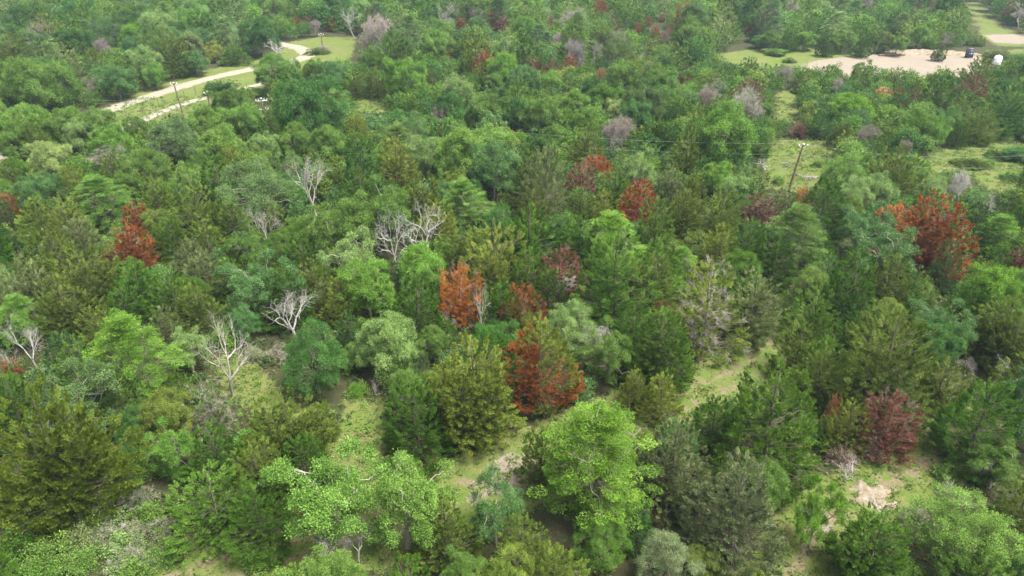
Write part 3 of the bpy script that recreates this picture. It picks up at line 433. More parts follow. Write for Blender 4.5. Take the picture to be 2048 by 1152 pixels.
TABLE = """
O 87 283 78 w
C 8 325 52 o
E 187 350 128 l .9 | flat-topped fresh green tree left of and behind the red cedar pair
O 70 350 95 b
R 3 385 56 R
C 215 305 60 o
G 318 281 75 a .9
G 215 285 80 a .8
O 285 297 85 g
C 302 352 75 o
F 492 322 158 t .85 | wide soft teal-green oak crown left of the lone bare snag
D 615 303 90 W 1.5 | lone bare whitish dead tree with upswept branches in a brown gap, upper left
D 573 312 18 a 4
B 380 368 115 o
R 268 402 68 R 1.2 | upper dark red cedar of the touching red pair at left
R 253 447 92 R 1.0 | lower and larger red cedar of the touching red pair at left
R 220 500 44 q 1.0 | small pale orange dying cedar at the foot of the red pair
C 330 432 72 v
C 405 435 88 o
C 370 478 72 e
C 395 500 76 e
C 330 540 90 v
C 383 565 88 o
P 480 445 95 g
D 522 405 72 W 1.5 | bare white dead tree rising behind a blue-green oak, left of centre
P 503 497 170 b .85 | broad spreading blue-green oak in the left middle of the wood
C 540 408 60 o
C 148 434 90 e
C 90 460 95 o
B 150 490 150 o 1.
B 30 520 130 e
B 110 555 115 o
C 240 573 98 k 1.05 | very dark green cone-shaped cedar below the small pale orange cedar
C 262 520 92 k
E 25 590 120 l
C 318 615 62 e 1.5
C 677 553 76 z 1.2 | bright yellow-olive cone cedar left of the dark cedar beside the orange one
D 578 580 120 W .95 | white bare dead tree with a long low side branch above the dome oak
D 510 572 34 a 1.6
C 425 310 92 k
C 455 395 80 o
C 600 470 80 k
C 560 540 90 k
C 620 520 80 o
C 715 283 100 d
C 787 278 82 z 1.3
O 850 275 88 p
O 920 256 115 y
G 1003 288 78 a
O 985 280 118 b
C 1090 292 98 e 1.6 | tall grey-olive cedar left of the maroon and dark red pair
R 1195 307 52 r 1.
R 1162 328 62 m 1.2 | dull maroon dead cedar in front of the small dark red one, upper centre
C 1160 372 64 o
C 1235 335 62 v
R 1279 334 28 m
R 1281 360 70 r 1.2 | deep red cone-shaped dead cedar standing alone right of upper centre
C 1350 335 80 e
P 1290 300 95 p
E 925 355 112 l
C 1006 385 34 o 2
B 1070 380 80 z
C 1060 412 115 k
C 1210 380 62 z
E 1225 425 168 L .8 | wide vivid green crown behind the tall cedar right of centre
C 1318 395 82 v
C 1372 380 72 o
D 780 416 84 W 1.6 | tall white bare snag, left one of the bleached pair at the centre
D 842 404 125 W 1.15 | wide forked white bare tree, right one of the bleached pair
B 872 405 92 z
B 925 455 100 o
B 990 445 138 z 1.2 | broad yellow-olive cedar behind and right of the orange dead cedar
P 760 358 155 g .95 | largest pale-topped oak behind the bleached pair of dead trees
P 705 460 130 p
P 640 415 125 g
O 700 400 120 g
O 730 525 115 l
C 1240 455 135 v 1.5 | tall broad green cedar in front of the wide vivid green crown
C 1160 430 92 k
R 1121 498 98 m 1.2 | dark maroon dead cedar behind the rust-coloured one, centre
R 918 530 88 n 1.25 | bright orange dead cedar beside the very dark cedar, centre
R 1045 568 80 R 1.25 | rust-coloured cone-shaped dead cedar above the half-red cedar
C 828 550 115 k 1.25 | very dark green cedar touching the left side of the bright orange one
C 1060 500 90 v
D 965 558 44 W 3.3 | slender white dead trunk with short arms between the orange and rust cedars
D 935 525 16 a 3
G 1125 558 100 W .7 | white twiggy dead crown in front of the dark maroon cedar
D 1180 560 38 W 2.4
F 1140 605 118 p
C 1325 475 82 v
E 1368 492 72 L
C 1310 505 92 o
R 1325 603 36 n .6
C 1330 622 118 v 1.2
C 1100 540 80 k
C 1000 560 90 k
O 765 632 130 p
O 865 652 78 g
G 890 625 44 W
D 697 590 32 a 1.8
D 795 608 24 W 1.8
D 1607 345 48 a .9
C 1378 270 72 o
C 1515 280 60 k
D 1533 318 48 W 1.4
F 1700 300 108 y
B 1805 290 112 o
G 1812 278 36 c 1.3
C 1948 315 62 o
O 2042 298 72 d
C 2010 300 56 k
C 1376 382 68 z
C 1450 375 76 o
C 1395 340 52 o
O 1440 325 70 l
O 1475 350 70 p
C 1508 360 56 k
R 1527 390 78 x .95 | dull purplish brown dead cedar left of the two-toned green elm, right of centre
R 1610 373 30 n 1.3 | small orange cedar top just below the leaning wooden pole
C 1572 375 60 e
C 1660 355 92 k
E 1603 405 138 g 1.15 | large mid green tree between the purplish cedar and the spreading oak, right side
P 1740 392 120 b
P 1805 450 150 b .95 | spreading blue-green oak in front of the big maroon cedar, right side
R 1800 405 74 n .9 | orange dead cedar top showing above the spreading oak at right
R 1893 393 138 R 1.1 | biggest red-brown dead cedar of the picture, at the right
C 1907 478 52 t 1.9 | narrow teal cedar standing in front of the biggest red-brown cedar
G 1937 345 72 W
D 1985 388 48 a
D 1818 355 32 W
O 1770 345 80 p
F 1720 352 90 p
O 1838 340 60 g
F 1870 348 82 p
C 1985 440 62 k
E 2015 430 95 L
R 2045 500 56 m
O 2010 535 115 L
C 1450 418 60 o
C 1447 450 76 z
C 1505 440 80 v
C 1725 505 112 k
C 1790 512 92 o
S 1432 520 155 z 1.25 | big thinning cedar full of grey bare twigs, right of the tall green cedar
C 1515 545 112 e
C 1578 580 50 v
C 1640 575 92 v
B 1780 605 122 o
C 1955 560 80 k
P 1895 587 130 b
B 2035 600 120 o
C 1690 560 80 k
C 1560 470 80 k
D 40 645 98 W 1.1 | bare white dead tree with raised crooked arms at the left edge
D 5 690 52 W
R 10 720 40 R 1
E 235 630 195 L 1.15 | tall vivid green elm with two bare trunks showing, lower left
P 365 658 95 p
D 428 622 118 W 1.6 | big twisted grey dead oak with thick dark trunk at lower left
P 105 722 225 t .95 | broad grey-green oak behind the golden olive cedar, left edge
B 55 788 250 u 1.25 | huge dark golden olive cedar filling the lower left corner
S 392 762 108 e 1.2
C 420 850 115 k
P 335 845 130 l .95 | small open fresh green oak sapling above the grey scrub, lower left
J 208 985 92 h
J 282 975 70 h
J 200 1050 80 h
J 258 1048 100 h
J 322 1040 70 h
H 80 1085 120 y
H 155 1100 84 y
J 240 1098 110 h
H 300 905 80 g
H 230 940 90 g
H 180 1010 100 p
H 290 1010 90 g
H 235 1070 100 p
H 330 1080 90 g
H 150 1060 90 e
H 370 1010 70 g
H 200 900 80 g
H 250 1120 110 g
H 560 1140 90 y
H 60 1130 110 l
H 260 880 80 d
H 350 925 60 g
B 410 940 165 v 1. | rounded green cedar left of the dirt track, bottom left
C 505 885 120 o
F 617 643 142 d 1.15 | dense dark green dome-shaped oak beside the centre-left clearing
J 503 690 60 h
G 553 690 50 a
H 712 765 50 L
D 745 750 30 a 2.2
H 790 700 95 g 1.
C 842 705 32 s 2
O 815 740 92 g
B 940 680 170 z 1.3 | large yellow-olive cedar left of the half-red cedar, lower centre
C 825 765 130 k 1.3 | very dark green cedar tucked against the left of the large yellow-olive one
H 870 910 52 o .8
B 565 795 150 o
C 635 808 62 o
C 505 980 120 k
P 640 885 270 y .95 | big yellow-green open oak with grey limbs in the bottom foreground
P 800 925 205 y 1.1
P 815 912 80 y
D 705 1035 66 W 1.8
D 640 1060 92 W 1.2
C 885 1005 115 o
O 930 1115 95 g
H 510 1100 80 y
M 1082 632 158 z 1.3 | half-green, half-rust-red cedar at the centre of the photo
P 1228 645 135 g
G 1210 650 105 W .75
C 1325 622 128 v
C 1275 738 56 z 1.5
C 1328 750 82 z 1.2
E 1205 815 298 L 1.0 | biggest vivid green elm with a pale forked trunk, bottom centre
C 1085 848 80 o 1.7
C 1362 845 138 e 1.4 | pale grey-olive cedar against the right side of the biggest vivid green elm
C 1435 795 84 k
P 990 955 145 b 1.2
C 1045 1040 110 o
C 1110 1095 115 o
F 1345 1075 135 s
C 1490 920 185 s 1.25 | silvery-leaved grey-green cedar in the bottom right foreground
H 1450 935 60 l
C 1570 722 190 v 1.35 | large green cedar left of the small yellow-olive one, right of centre
C 1610 645 92 o
C 1660 675 82 v
B 1800 630 205 o 1.1 | broad olive cedar with many tips behind the brown-red one, right side
P 1722 685 54 L .9
R 1675 785 34 q 2.2 | thin pale orange dead cedar spire beside the large green cedar
C 1712 805 84 z 1.2
C 1812 755 82 e 1.3
R 1798 790 108 m 1.15 | brown-red dead cedar at the edge of the sandy right clearing
J 1690 890 80 x
J 1750 885 62 x
D 1700 920 58 W .9
P 1655 955 118 L 1.55 | slim vivid green young tree over the sandy path, bottom right
B 1775 1030 155 v
F 1965 1000 215 y .85 | rounded bright yellow-green oak in the bottom right corner
P 2015 885 110 g
J 1960 890 80 x
G 1975 935 60 W .6
C 1995 765 145 k 1.2
H 1897 948 34 L
J 1915 970 90 h
J 1840 1010 82 h
H 1900 925 60 g
J 1830 1050 60 c
D 2017 708 52 W
J 1938 715 52 a
C 2045 640 90 o
B 1900 720 100 o
O 547 106 112 g 1.05 | big round oak directly below the bare white tree beside the road, upper left
O 610 157 145 d 1.05 | largest dark green oak right of the cross-armed pole
O 625 118 60 g
O 664 122 62 b
B 440 160 78 d
O 510 178 70 g
O 482 208 82 y
O 400 207 92 y
C 537 213 62 o
O 50 207 108 y
O 130 215 90 g
O 185 217 88 g
O 345 235 110 t
O 265 232 58 g
O 440 252 90 y
O 520 265 72 p
O 590 243 80 g
O 645 250 80 g
O 20 255 70 g
O 95 228 84 g
O 150 238 80 p
O 10 222 80 l
O 215 250 76 l
C 60 245 60 o
O 303 125 54 l
O 225 132 78 b
O 385 103 70 b
C 465 88 68 v
F 425 82 45 z
C 340 64 85 o
O 378 64 60 e
O 262 44 66 L
D 106 140 56 a 1.4 | grey bare tree with drooping broken branches left of the gravel road
G 205 73 50 c
D 540 74 62 W .9 | spreading white bare tree by the bend of the gravel road
G 645 90 44 c 1.1
C 632 95 56 o
R 590 33 24 R
R 612 31 26 m
R 660 32 22 R
D 703 8 56 W 1.7 | large pale dead tree at the top edge left of centre
O 40 115 120 g
O 110 125 90 g
G 170 150 46 c
C 180 95 60 o
O 280 90 80 p
R 920 33 26 R
R 1006 31 34 m
O 955 33 45 b
O 1045 32 60 l
R 893 99 24 R 1.3 | small lone red-brown cedar in the upper middle
R 1104 32 26 m
R 1068 116 46 m
R 1105 118 36 m
R 1143 110 34 R 1.3 | brightest small red cedar in the upper centre row
R 1203 135 22 q
R 1278 43 16 R
R 1297 31 16 R
R 1313 50 18 R
R 1346 46 18 R
R 1232 42 16 R
R 1325 28 12 R
R 1100 5 14 R
R 1365 150 12 R
R 1382 148 14 r
R 1500 48 14 m
R 1840 5 20 m
R 1868 0 28 x
R 1680 10 16 x
R 1775 65 18 m
O 862 55 78 y
O 742 92 62 g
O 807 115 96 l
C 858 137 42 o
O 797 154 40 l
C 752 133 60 o
C 712 137 62 o
C 826 190 62 k 1.1 | very dark cone-shaped cedar in the upper middle of the wood
F 880 210 50 c
O 945 215 54 g
O 975 187 82 g
O 1025 195 74 d
O 1085 193 88 g
O 1155 177 68 y
O 1100 143 56 l
O 1052 130 76 b
O 990 146 50 g
O 915 148 78 p
C 960 128 60 v
O 1243 122 76 g
P 1200 100 40 p
O 1235 198 58 w
G 1250 228 78 c 1.1 | big pinkish-grey thicket of bare twigs under a pale yellow crown
G 1225 245 60 c
O 1108 248 54 g
O 1175 215 70 v
O 1322 137 66 g
O 975 255 130 y .8 | wide sunny yellow-green crown just above the centre
C 712 228 66 z
C 1350 205 62 k
O 1130 215 60 g
O 902 183 70 d
C 1288 48 32 k
D 1192 75 30 a
D 1345 60 34 a
D 1287 100 20 W
O 1465 202 165 l .95 | large round fresh green oak left of the clearing with the leaning pole
C 1370 195 60 k
O 1553 98 46 g 1. | round green tree standing in the light green mown field
C 1505 112 46 o
C 1580 115 30 k
C 1620 138 48 o
P 1733 120 66 g
C 1795 134 56 o
C 1835 150 50 o
C 1893 134 60 l
C 1970 113 84 o
C 1890 150 80 k
R 1955 150 52 m
C 1920 168 46 e
R 1768 175 46 q .7
R 1800 175 34 R
R 1833 178 28 m
G 1685 155 46 a
G 1580 130 46 a
G 1430 160 62 a
G 1410 175 50 c
O 1715 187 92 L .7
O 1598 178 36 p
C 1645 222 52 d
O 1535 205 36 g
O 1840 215 82 l
O 1875 230 70 l
C 1925 240 52 k
C 1975 215 72 o
C 2025 190 80 d
C 1600 243 34 x 1.5
G 1750 250 64 c
C 1690 240 56 o
C 1740 190 60 o
J 1575 325 34 h
H 1635 318 26 g
C 1945 318 44 k
H 1980 318 40 g
C 2030 345 46 v
J 1910 322 26 h
H 1560 350 30 y
J 1622 352 30 a
O 1545 60 46 g
O 1612 62 52 l
O 1690 58 60 g
C 1730 70 42 k
C 1768 73 36 t
O 1842 50 46 l
C 1862 80 32 k
C 1885 85 34 k
G 1895 62 36 c
C 1955 70 46 o
O 1520 70 40 b
C 1580 60 40 k
C 1655 70 40 k
O 1800 70 44 g
C 2000 100 60 o
C 2030 120 60 v
"""

# ---------------------------------------------------------------- where every tree stands
KEEP_PX = [[(205, 222), (290, 185), (400, 155), (490, 132), (490, 160), (412, 190), (412, 203), (330, 228), (240, 240)], [(590, 88), (622, 92), (622, 115), (600, 122), (585, 110)], [(640, 85), (705, 80), (695, 105), (650, 115)],
           [(1448, 106), (1525, 100), (1700, 108), (1590, 128), (1470, 125)], [(1600, 127), (1700, 116), (1850, 104), (1960, 112), (1890, 132), (1840, 148), (1750, 122), (1640, 132)],
           [(1938, 8), (1958, 8), (1985, 45), (2046, 72), (2046, 84), (2000, 84), (1970, 72)], [(1548, 292), (1650, 288), (1645, 345), (1612, 365), (1550, 350)], [(1872, 318), (1930, 302), (1935, 328), (1882, 338)], [(1968, 305), (2046, 318), (2046, 372), (1995, 362), (1958, 338)],
           [(560, 1000), (560, 1000)], [(675, 830), (690, 800), (755, 810), (755, 880), (680, 880)], [(450, 715), (495, 725), (560, 800), (500, 805), (455, 770)], [(1365, 790), (1470, 745), (1420, 830), (1385, 830)], [(1480, 725), (1550, 705), (1520, 750)],
           [(1690, 970), (1800, 915), (1900, 880), (1900, 960), (1800, 1030), (1710, 1020)], [(850, 985), (1050, 935), (1060, 960), (960, 1000)], [(430, 1120), (530, 1100), (530, 1135), (400, 1152)], [(720, 200), (760, 200), (760, 216), (722, 216)], [(1560, 190), (1592, 190), (1585, 235), (1562, 235)],
           [(1980, 100), (2010, 100), (2010, 122), (1980, 122)], [(1600, 280), (1612, 280), (1606, 378), (1592, 378)], [(340, 160), (354, 160), (356, 225), (344, 225)], [(512, 190), (532, 190), (532, 215), (515, 215)], [(1925, 92), (1950, 92), (1950, 118), (1925, 118)]]
KP = []
for poly in KEEP_PX:
    a_ = np.array(poly, float); KP.append(a_); c_ = a_.mean(0)
    for f_ in (.5,): KP.append(c_+(a_-c_)*f_)
    KP.append((a_+np.roll(a_, 1, 0))/2); KP.append(c_[None])
KP = np.concatenate(KP)
KPY = np.array([ground(u, v)[1] for u, v in KP])
# plants: dict(kind, tint, x, y, W, h, cx, top, w, label)
PL = []
def add_plant(kind, cx, top, w, tint, k=None, label=None):
    if k and kind in 'CBRSM': k *= .86
    if top <= 240 and kind == 'R': w *= 1.3
    if top > 240: w *= {'C': 1.35, 'B': 1.25, 'R': 1.35, 'S': 1.25, 'M': 1.2, 'O': 1.12, 'F': 1.08, 'P': 1.08, 'D': 1.1}.get(kind, 1)
    k = k or KIND[kind][3]; r = ray(cx, top); t_ = CAM_H/(k*w/FPX-r[2]); W = w*t_/FPX; h = k*W
    lim = 13 if kind in 'OPFE' else 11
    if h > lim: h = lim; t_ = (CAM_H-h)/(-r[2]); W = min(w*t_/FPX, h*1.3)
    x, y = r[0]*t_, r[1]*t_
    if top < 420:                       # a tree seen beyond a road or clearing stands beyond it
        bs = project([[x, y, 0]])[0]; q = (abs(KP[:, 0]-cx) < w*.42) & (KP[:, 1] > top+w*.25) & (KP[:, 1] < bs[1]) & (KPY > y-.5)
        if q.any():
            Y_ = KPY[q].max()+1.5; P_ = above(cx, top, Y_)
            if P_[2] < 14: x, y, h, W = P_[0], Y_, P_[2], w*(Y_*cp+(CAM_H-P_[2])*sp_)/FPX
            else: print('covers', kind, cx, top, P_[2])
    PL.append(dict(kind=kind, tint=tint, x=x, y=y, W=W, h=h, cx=cx, top=top, w=w, label=label, t=t_))
for ln in TABLE.strip().splitlines():
    ln, _, lab = ln.partition('|'); f = ln.split(); lab = lab.strip() or None
    add_plant(f[0], float(f[1]), float(f[2]), float(f[3]), f[4], float(f[5]) if len(f) > 5 else None, lab)
NHAND = len(PL)
for p in PL: p['hand'] = True
GRID = np.stack(np.meshgrid(np.linspace(-3, 3, 3), [0]), -1)
def blocked(x, y, W, h, hand=True):
    s = np.array([x, y])
    if grass_w(s[None])[0] > .15: return True
    for q in SANDP:
        if sd(q, s[None])[0] > -1.5: return True
    if linedist(ROAD, s[None])[0] < 3.6+W*.3 or linedist(DRIVE, s[None])[0] < 2.2+W*.3: return True
    tp = project([[x, y, h]])[0]; bs = project([[x, y, 0]])[0]; hw = W/2*FPX/(y*cp+(CAM_H-h/2)*sp_)
    L_, R_ = tp[0]-hw*.9, tp[0]+hw*.9
    k = (KP[:, 0] > L_) & (KP[:, 0] < R_) & (KP[:, 1] > tp[1]) & (KP[:, 1] < bs[1]) & (KPY > y-1)
    if k.any(): return True
    for p in PL[:NHAND]:
        if p['y'] > y and abs(p['cx']-tp[0]) < hw*.8+p['w']*.08:
            for f_ in (((.12, .45) if hand else (.12,)) if p['w'] > 40 else (.3,)):
                v = p['top']+f_*p['w']*p['h']/p['W']*.75
                if tp[1]-2 < v < bs[1]: return True
    return False
rf = np.random.default_rng(77)
def try_fill(step, wmin, wmax, sep, y0, y1, pick, hmax=99):
    ylist = np.arange(y0, y1, step); n0 = len(PL)
    for y in ylist:
        half = (y*cp+20*sp_)*1024/FPX*1.10+6
        for x in np.arange(-half, half, step):
            X_, Y_ = x+rf.uniform(-.5, .5)*step, y+rf.uniform(-.5, .5)*step
            W = rf.uniform(wmin, wmax); kind, tint = pick(X_, Y_); k = KIND[kind][3]*rf.uniform(.9, 1.15)
            if kind in 'R': W *= .8
            if kind in 'HJ': W = min(W, 3.2)
            h = min(k*W, hmax)
            if any(math.hypot(q[0]-X_, q[1]-Y_) < sep*(q[2]+W)/2 for q in near(X_, Y_)): continue
            if blocked(X_, Y_, W, h, hmax > 50): continue
            tp = project([[X_, Y_, h]])[0]; t_ = Y_*cp+(CAM_H-h)*sp_
            if tp[1] > 1230 or tp[0] < -90 or tp[0] > 2140: continue
            PL.append(dict(kind=kind, tint=tint, x=X_, y=Y_, W=W, h=h, cx=tp[0], top=tp[1], w=W*FPX/t_, label=None, hand=False, t=t_)); put(X_, Y_, W)
CELL = {}
def put(x, y, W): CELL.setdefault((int(x//12), int(y//12)), []).append((x, y, W))
def near(x, y): return [q for a_ in (-1, 0, 1) for b_ in (-1, 0, 1) for q in CELL.get((int(x//12)+a_, int(y//12)+b_), ())]
for p in PL: put(p['x'], p['y'], p['W'])
def pick(x, y):
    u = project([[x, y, 6]])[0][0]/2048; r = rf.random(); far = y > 95
    oak = .72-.42*u if far else .30
    if far and r > .955+.02*(u < .3): return 'G', rf.choice(list('aac'))
    if far and r > .925+.03*(u < .4): return 'R', rf.choice(list('RmmRx'))
    if rf.random() < oak: return (rf.choice(list('OOOPFE')), rf.choice(list('ggglgbpbdbd' if far else 'gglbpd')))
    return (rf.choice(list('CCCCB')), rf.choice(list('ovkvekk' if far else 'oovkkez')))
try_fill(4.6, 5.8, 9.2, .60, 118, 262, pick)
try_fill(3.8, 5.0, 7.5, .62, 22, 118, pick)
try_fill(2.2, 2.4, 4.4, .52, 22, 150, lambda x, y: (rf.choice(list('CCHOF')), rf.choice(list('okvdgb'))), hmax=4.6)
try_fill(3.4, 4.0, 6.0, .60, 150, 262, pick)

# ---------------------------------------------------------------- build: individuals, and the far-off wood as one mass
FAM = {'O': 'oak', 'P': 'oak', 'F': 'oak', 'E': 'elm', 'C': 'cedar', 'B': 'cedar', 'S': 'cedar', 'M': 'cedar', 'R': 'dead cedar', 'D': 'dead', 'G': 'dead', 'H': 'shrub', 'J': 'shrub'}
cnt = {}; far_list, keep = [], []
order = sorted(range(len(PL)), key=lambda i: (i >= NHAND, -PL[i]['w']))
for i in order:
    p = PL[i]; f = FAM[p['kind']]; cnt[f] = cnt.get(f, 0)+1
    if i >= NHAND and cnt[f] > 290: far_list.append(p)
    else: keep.append(p)
print('plants', len(PL), 'hand', NHAND, 'far', len(far_list), cnt, 'hand h>', [(p['kind'], p['cx'], round(p['h'], 1)) for p in PL[:NHAND] if p['h'] > 11.5])
LMK = [(918, 590, 'the bright orange cedar'), (1045, 620, 'the rust-coloured cedar'), (1080, 740, 'the half-red cedar'), (255, 480, 'the touching red cedars'), (1893, 470, 'the biggest red-brown cedar'),
       (810, 470, 'the bleached bare pair'), (428, 700, 'the twisted grey snag'), (1745, 985, 'the pale sand mound'), (1780, 125, 'the bare sand pad'), (600, 105, 'the gravel road bend'), (300, 205, 'the roadside pole'),
       (1603, 330, 'the leaning wooden pole'), (1937, 106, 'the dark upright cabin'), (617, 720, 'the dome-shaped dark oak'), (1205, 950, 'the biggest vivid green elm'), (965, 630, 'the slender white snag'), (615, 360, 'the lone upswept snag'),
       (1281, 395, 'the deep red cone cedar'), (1121, 560, 'the dark maroon cedar'), (1800, 850, 'the brown-red sandside cedar'), (522, 200, 'the cross-armed pole'), (1465, 270, 'the pole clearing oak'),
       (1240, 570, 'the tall broad green cedar'), (1225, 470, 'the wide vivid crown'), (60, 950, 'the huge golden cedar'), (235, 740, 'the twin-trunked elm'), (920, 800, 'the large yellow-olive cedar'), (640, 980, 'the foreground yellow-green oak'),
       (1490, 1030, 'the silvery-leaved cedar'), (1570, 850, 'the large green cedar'), (1965, 1080, 'the bright corner oak'), (503, 590, 'the broad blue-green oak'), (492, 370, 'the wide teal-green oak'), (1790, 480, 'the right spreading oak'),
       (1603, 480, 'the large two-toned tree'), (1432, 610, 'the big thinning cedar'), (610, 190, 'the largest roadside dark oak'), (975, 280, 'the sunny yellow-green crown'), (826, 220, 'the upper-middle dark cone cedar'), (893, 115, 'the small lone red cedar'),
       (1143, 130, 'the brightest small red cedar'), (1006, 50, 'the far maroon cedar'), (703, 50, 'the top-edge dead tree'), (1250, 260, 'the pinkish-grey twig thicket'), (1500, 112, 'the light green mown field'), (1960, 40, 'the grassy strip'), (262, 60, 'the top-left vivid crown'),
       (106, 170, 'the broken roadside snag'), (1162, 360, 'the dull maroon cedar'), (1527, 430, 'the purplish brown cedar'), (720, 860, 'the centre-left clearing'), (1410, 800, 'the grassy track gap'), (1955, 180, 'the upper-right maroon cedar'), (1300, 60, 'the tiny red cedars')]
LUV = np.array([(a_, b_) for a_, b_, _ in LMK], float); ORD = ['', 'second ', 'third ', 'fourth ', 'fifth ', 'sixth ', 'seventh ', 'eighth ', 'ninth ', 'tenth ', 'eleventh ', 'twelfth ']
def where(du, dv):
    a_ = math.degrees(math.atan2(dv*1.6, du)) % 360
    return ['right of', 'below and right of', 'in front of', 'below and left of', 'left of', 'above and left of', 'behind', 'above and right of'][int((a_+22.5)//45) % 8]
groups = {}
for p in keep:
    if p['label']: continue
    c_ = np.array([p['cx'], p['top']+p['w']*.4]); d = np.linalg.norm((LUV-c_)*np.array([1, 1.4]), axis=1)
    for j_ in np.argsort(d):
        du, dv = c_-LUV[j_]; sz = 'small ' if p['h'] < 4.5 and p['kind'] not in 'HJ' else ('tall ' if p['h'] > 9.5 else '')
        key = (f"{sz}{TWORD[p['tint']]} {KIND[p['kind']][2]} ", f"{where(du, dv)} {LMK[j_][2]}")
        if len((key[0]+key[1]).split()) > 15: key = (key[0].replace('thinning cedar with bare twigs', 'thinning cedar').replace('half-bare ', ''), key[1])
        if len(groups.setdefault(key, [])) < 12 and len((key[0]+key[1]).split()) < 16: groups[key].append((d[j_], p)); break
for (a_, b_), L in groups.items():
    L.sort(key=lambda q: q[0])
    for i_, (_, p) in enumerate(L): p['label'] = ORD[i_]+a_+b_
GROUPN = {'O': 'oaks of the wood', 'P': 'oaks of the wood', 'F': 'oaks of the wood', 'E': 'elms among the cedars', 'C': 'green cedars of the wood', 'B': 'green cedars of the wood', 'S': 'green cedars of the wood', 'M': 'green cedars of the wood', 'R': 'dead red and brown cedars', 'D': 'bare dead trees', 'G': 'bare dead trees', 'H': 'shrubs in the undergrowth', 'J': 'shrubs in the undergrowth'}
rb = np.random.default_rng(9); use = {}
for p in keep:
    k = p['kind']; nv = use[k] = use.get(k, rb.integers(0, 9))+1; parts, W0, H0 = MESH[k][nv % len(MESH[k])]
    nm, cat, _, _ = KIND[k]; o = bpy.data.objects.new(nm, None); C.objects.link(o); o.empty_display_size = .5
    o.location = (p['x'], p['y'], 0); o.rotation_euler = (rb.normal(0, .02), rb.normal(0, .02), rb.uniform(0, 6.283) if k != 'M' else 0); s_ = p['W']/W0; o.scale = (s_, s_, p['h']/H0)
    o['label'] = p['label']; o['category'] = cat; o['group'] = GROUPN[k]
    va = .08 if p['hand'] else .24; tc = np.array(TINT[p['tint']])*(1+rb.uniform(-va, va))*(1+rb.normal(0, va*.25, 3)*np.array([1, .4, 1]))
    for pn, (me, mat) in parts.items():
        c = bpy.data.objects.new(pn, me); C.objects.link(c); c.parent = o
        if k in 'DG': col = tc*(.9 if pn == 'trunk' else 1)
        elif pn in ('crown',): col = tc
        elif pn == 'browned_foliage': col = np.array((.22, .082, .028)); c['label'] = 'rust-red browned branches'
        elif pn == 'bare_twigs': col = np.array((.27, .24, .20)) if k != 'R' else np.array((.17, .115, .09))
        else: col = np.array(TRUNKC[k])*rb.uniform(.8, 1.2)
        c.color = (*np.clip(col, .002, .9), 1)
if far_list:
    LOW = {'o': [oak_proto(201+i_, clumps=26, cr=1.25, tufts=13, per=8, leaf=(.40, .30), limbs=1) for i_ in range(3)], 'c': [cedar_proto(211+i_, n=130, per=18, el_=(.46, .2), L0=1.3) for i_ in range(3)]}
    far = MB()
    for p in far_list:
        q = LOW['o' if p['kind'] in 'OPFEH' else 'c'][rb.integers(0, 3)]; v, f, a_ = q[0]['crown'][0].arrays(); an = rb.uniform(0, 6.283); s_ = p['W']/q[1]
        ca, sa = math.cos(an), math.sin(an); x, y = v[:, 0]*s_, v[:, 1]*s_
        far.add(np.stack([x*ca-y*sa+p['x'], x*sa+y*ca+p['y'], v[:, 2]*p['h']/q[2]], 1), f, a_, np.array(TINT[p['tint']])*(1+rb.uniform(-.28, .22)))
    o = far.build('far_woodland', FARLEAF); o['kind'] = 'stuff'

# ---------------------------------------------------------------- undergrowth and grass
ru = np.random.default_rng(31); ug = MB(); n = 8500
px = np.stack([ru.uniform(-95, 95, n*3), 22+ru.random(n*3)**.8*115], 1); uvp = project(np.c_[px, np.zeros(len(px))])
ok = (uvp[:, 0] > -60) & (uvp[:, 0] < 2110) & (uvp[:, 1] < 1220) & (grass_w(px) < .25)
for q in SANDP: ok &= sd(q, px) < -1
ok &= (linedist(ROAD, px) > 3.4) & (linedist(DRIVE, px) > 2.4); px = px[ok][:n]
for x, y in px:
    k = 34; r = ru.uniform(.35, .95); d = nrm(ru.normal(0, 1, (k, 3))+np.array([0, 0, .6])); d[:, 2] = abs(d[:, 2]); tc = np.array(TINT[ru.choice(list('ggdblheoy'))])*ru.uniform(.45, .8)
    v0 = ug.n; leaves(ug, np.array([x, y, 0])+d*r*np.array([1, 1, .8])*ru.uniform(.4, 1, (k, 1)), nrm(d+ru.normal(0, .5, (k, 3))), nrm(ru.normal(0, .4, (k, 3))+np.array([0, 0, 1.])), .26*ru.uniform(.6, 1.3, k), .15*ru.uniform(.6, 1.3, k), np.clip(.5+ru.normal(0, .22, k), 0, 1))
    ug.t.append(np.tile(tc, (ug.n-v0, 1)))
o = ug.build('undergrowth', FARLEAF); o['kind'] = 'stuff'
gm = MB(); n = 520000; px = np.stack([ru.uniform(-75, 90, n), 24+ru.random(n)*90], 1); g_ = grass_w(px); px = px[ru.random(n) < g_*.9]
tw = np.clip(1.1-np.abs(linedist(TRACK, px)-.75)/.45, 0, 1); px = px[ru.random(len(px)) > tw*.8]
clump = np.sin(px[:, 0]*.9+np.sin(px[:, 1]*.6)*2)*np.sin(px[:, 1]*1.1+px[:, 0]*.3); px = px[(clump+ru.normal(0, .6, len(px))) > -.35]
k = len(px); L = ru.uniform(.10, .30, k)*np.clip(1+.5*np.sin(px[:, 0]*.9+np.sin(px[:, 1]*.6)*2), .4, 1.6); an = ru.uniform(0, 6.283, k)
d = nrm(np.stack([np.cos(an)*.7, np.sin(an)*.7, ru.uniform(.1, .7, k)], 1)); 
leaves(gm, np.c_[px, np.full(k, .0)], d, nrm(ru.normal(0, .35, (k, 3))+np.array([0, 0, 1.])), L, L*.3, np.clip(.5+ru.normal(0, .22, k), 0, 1))
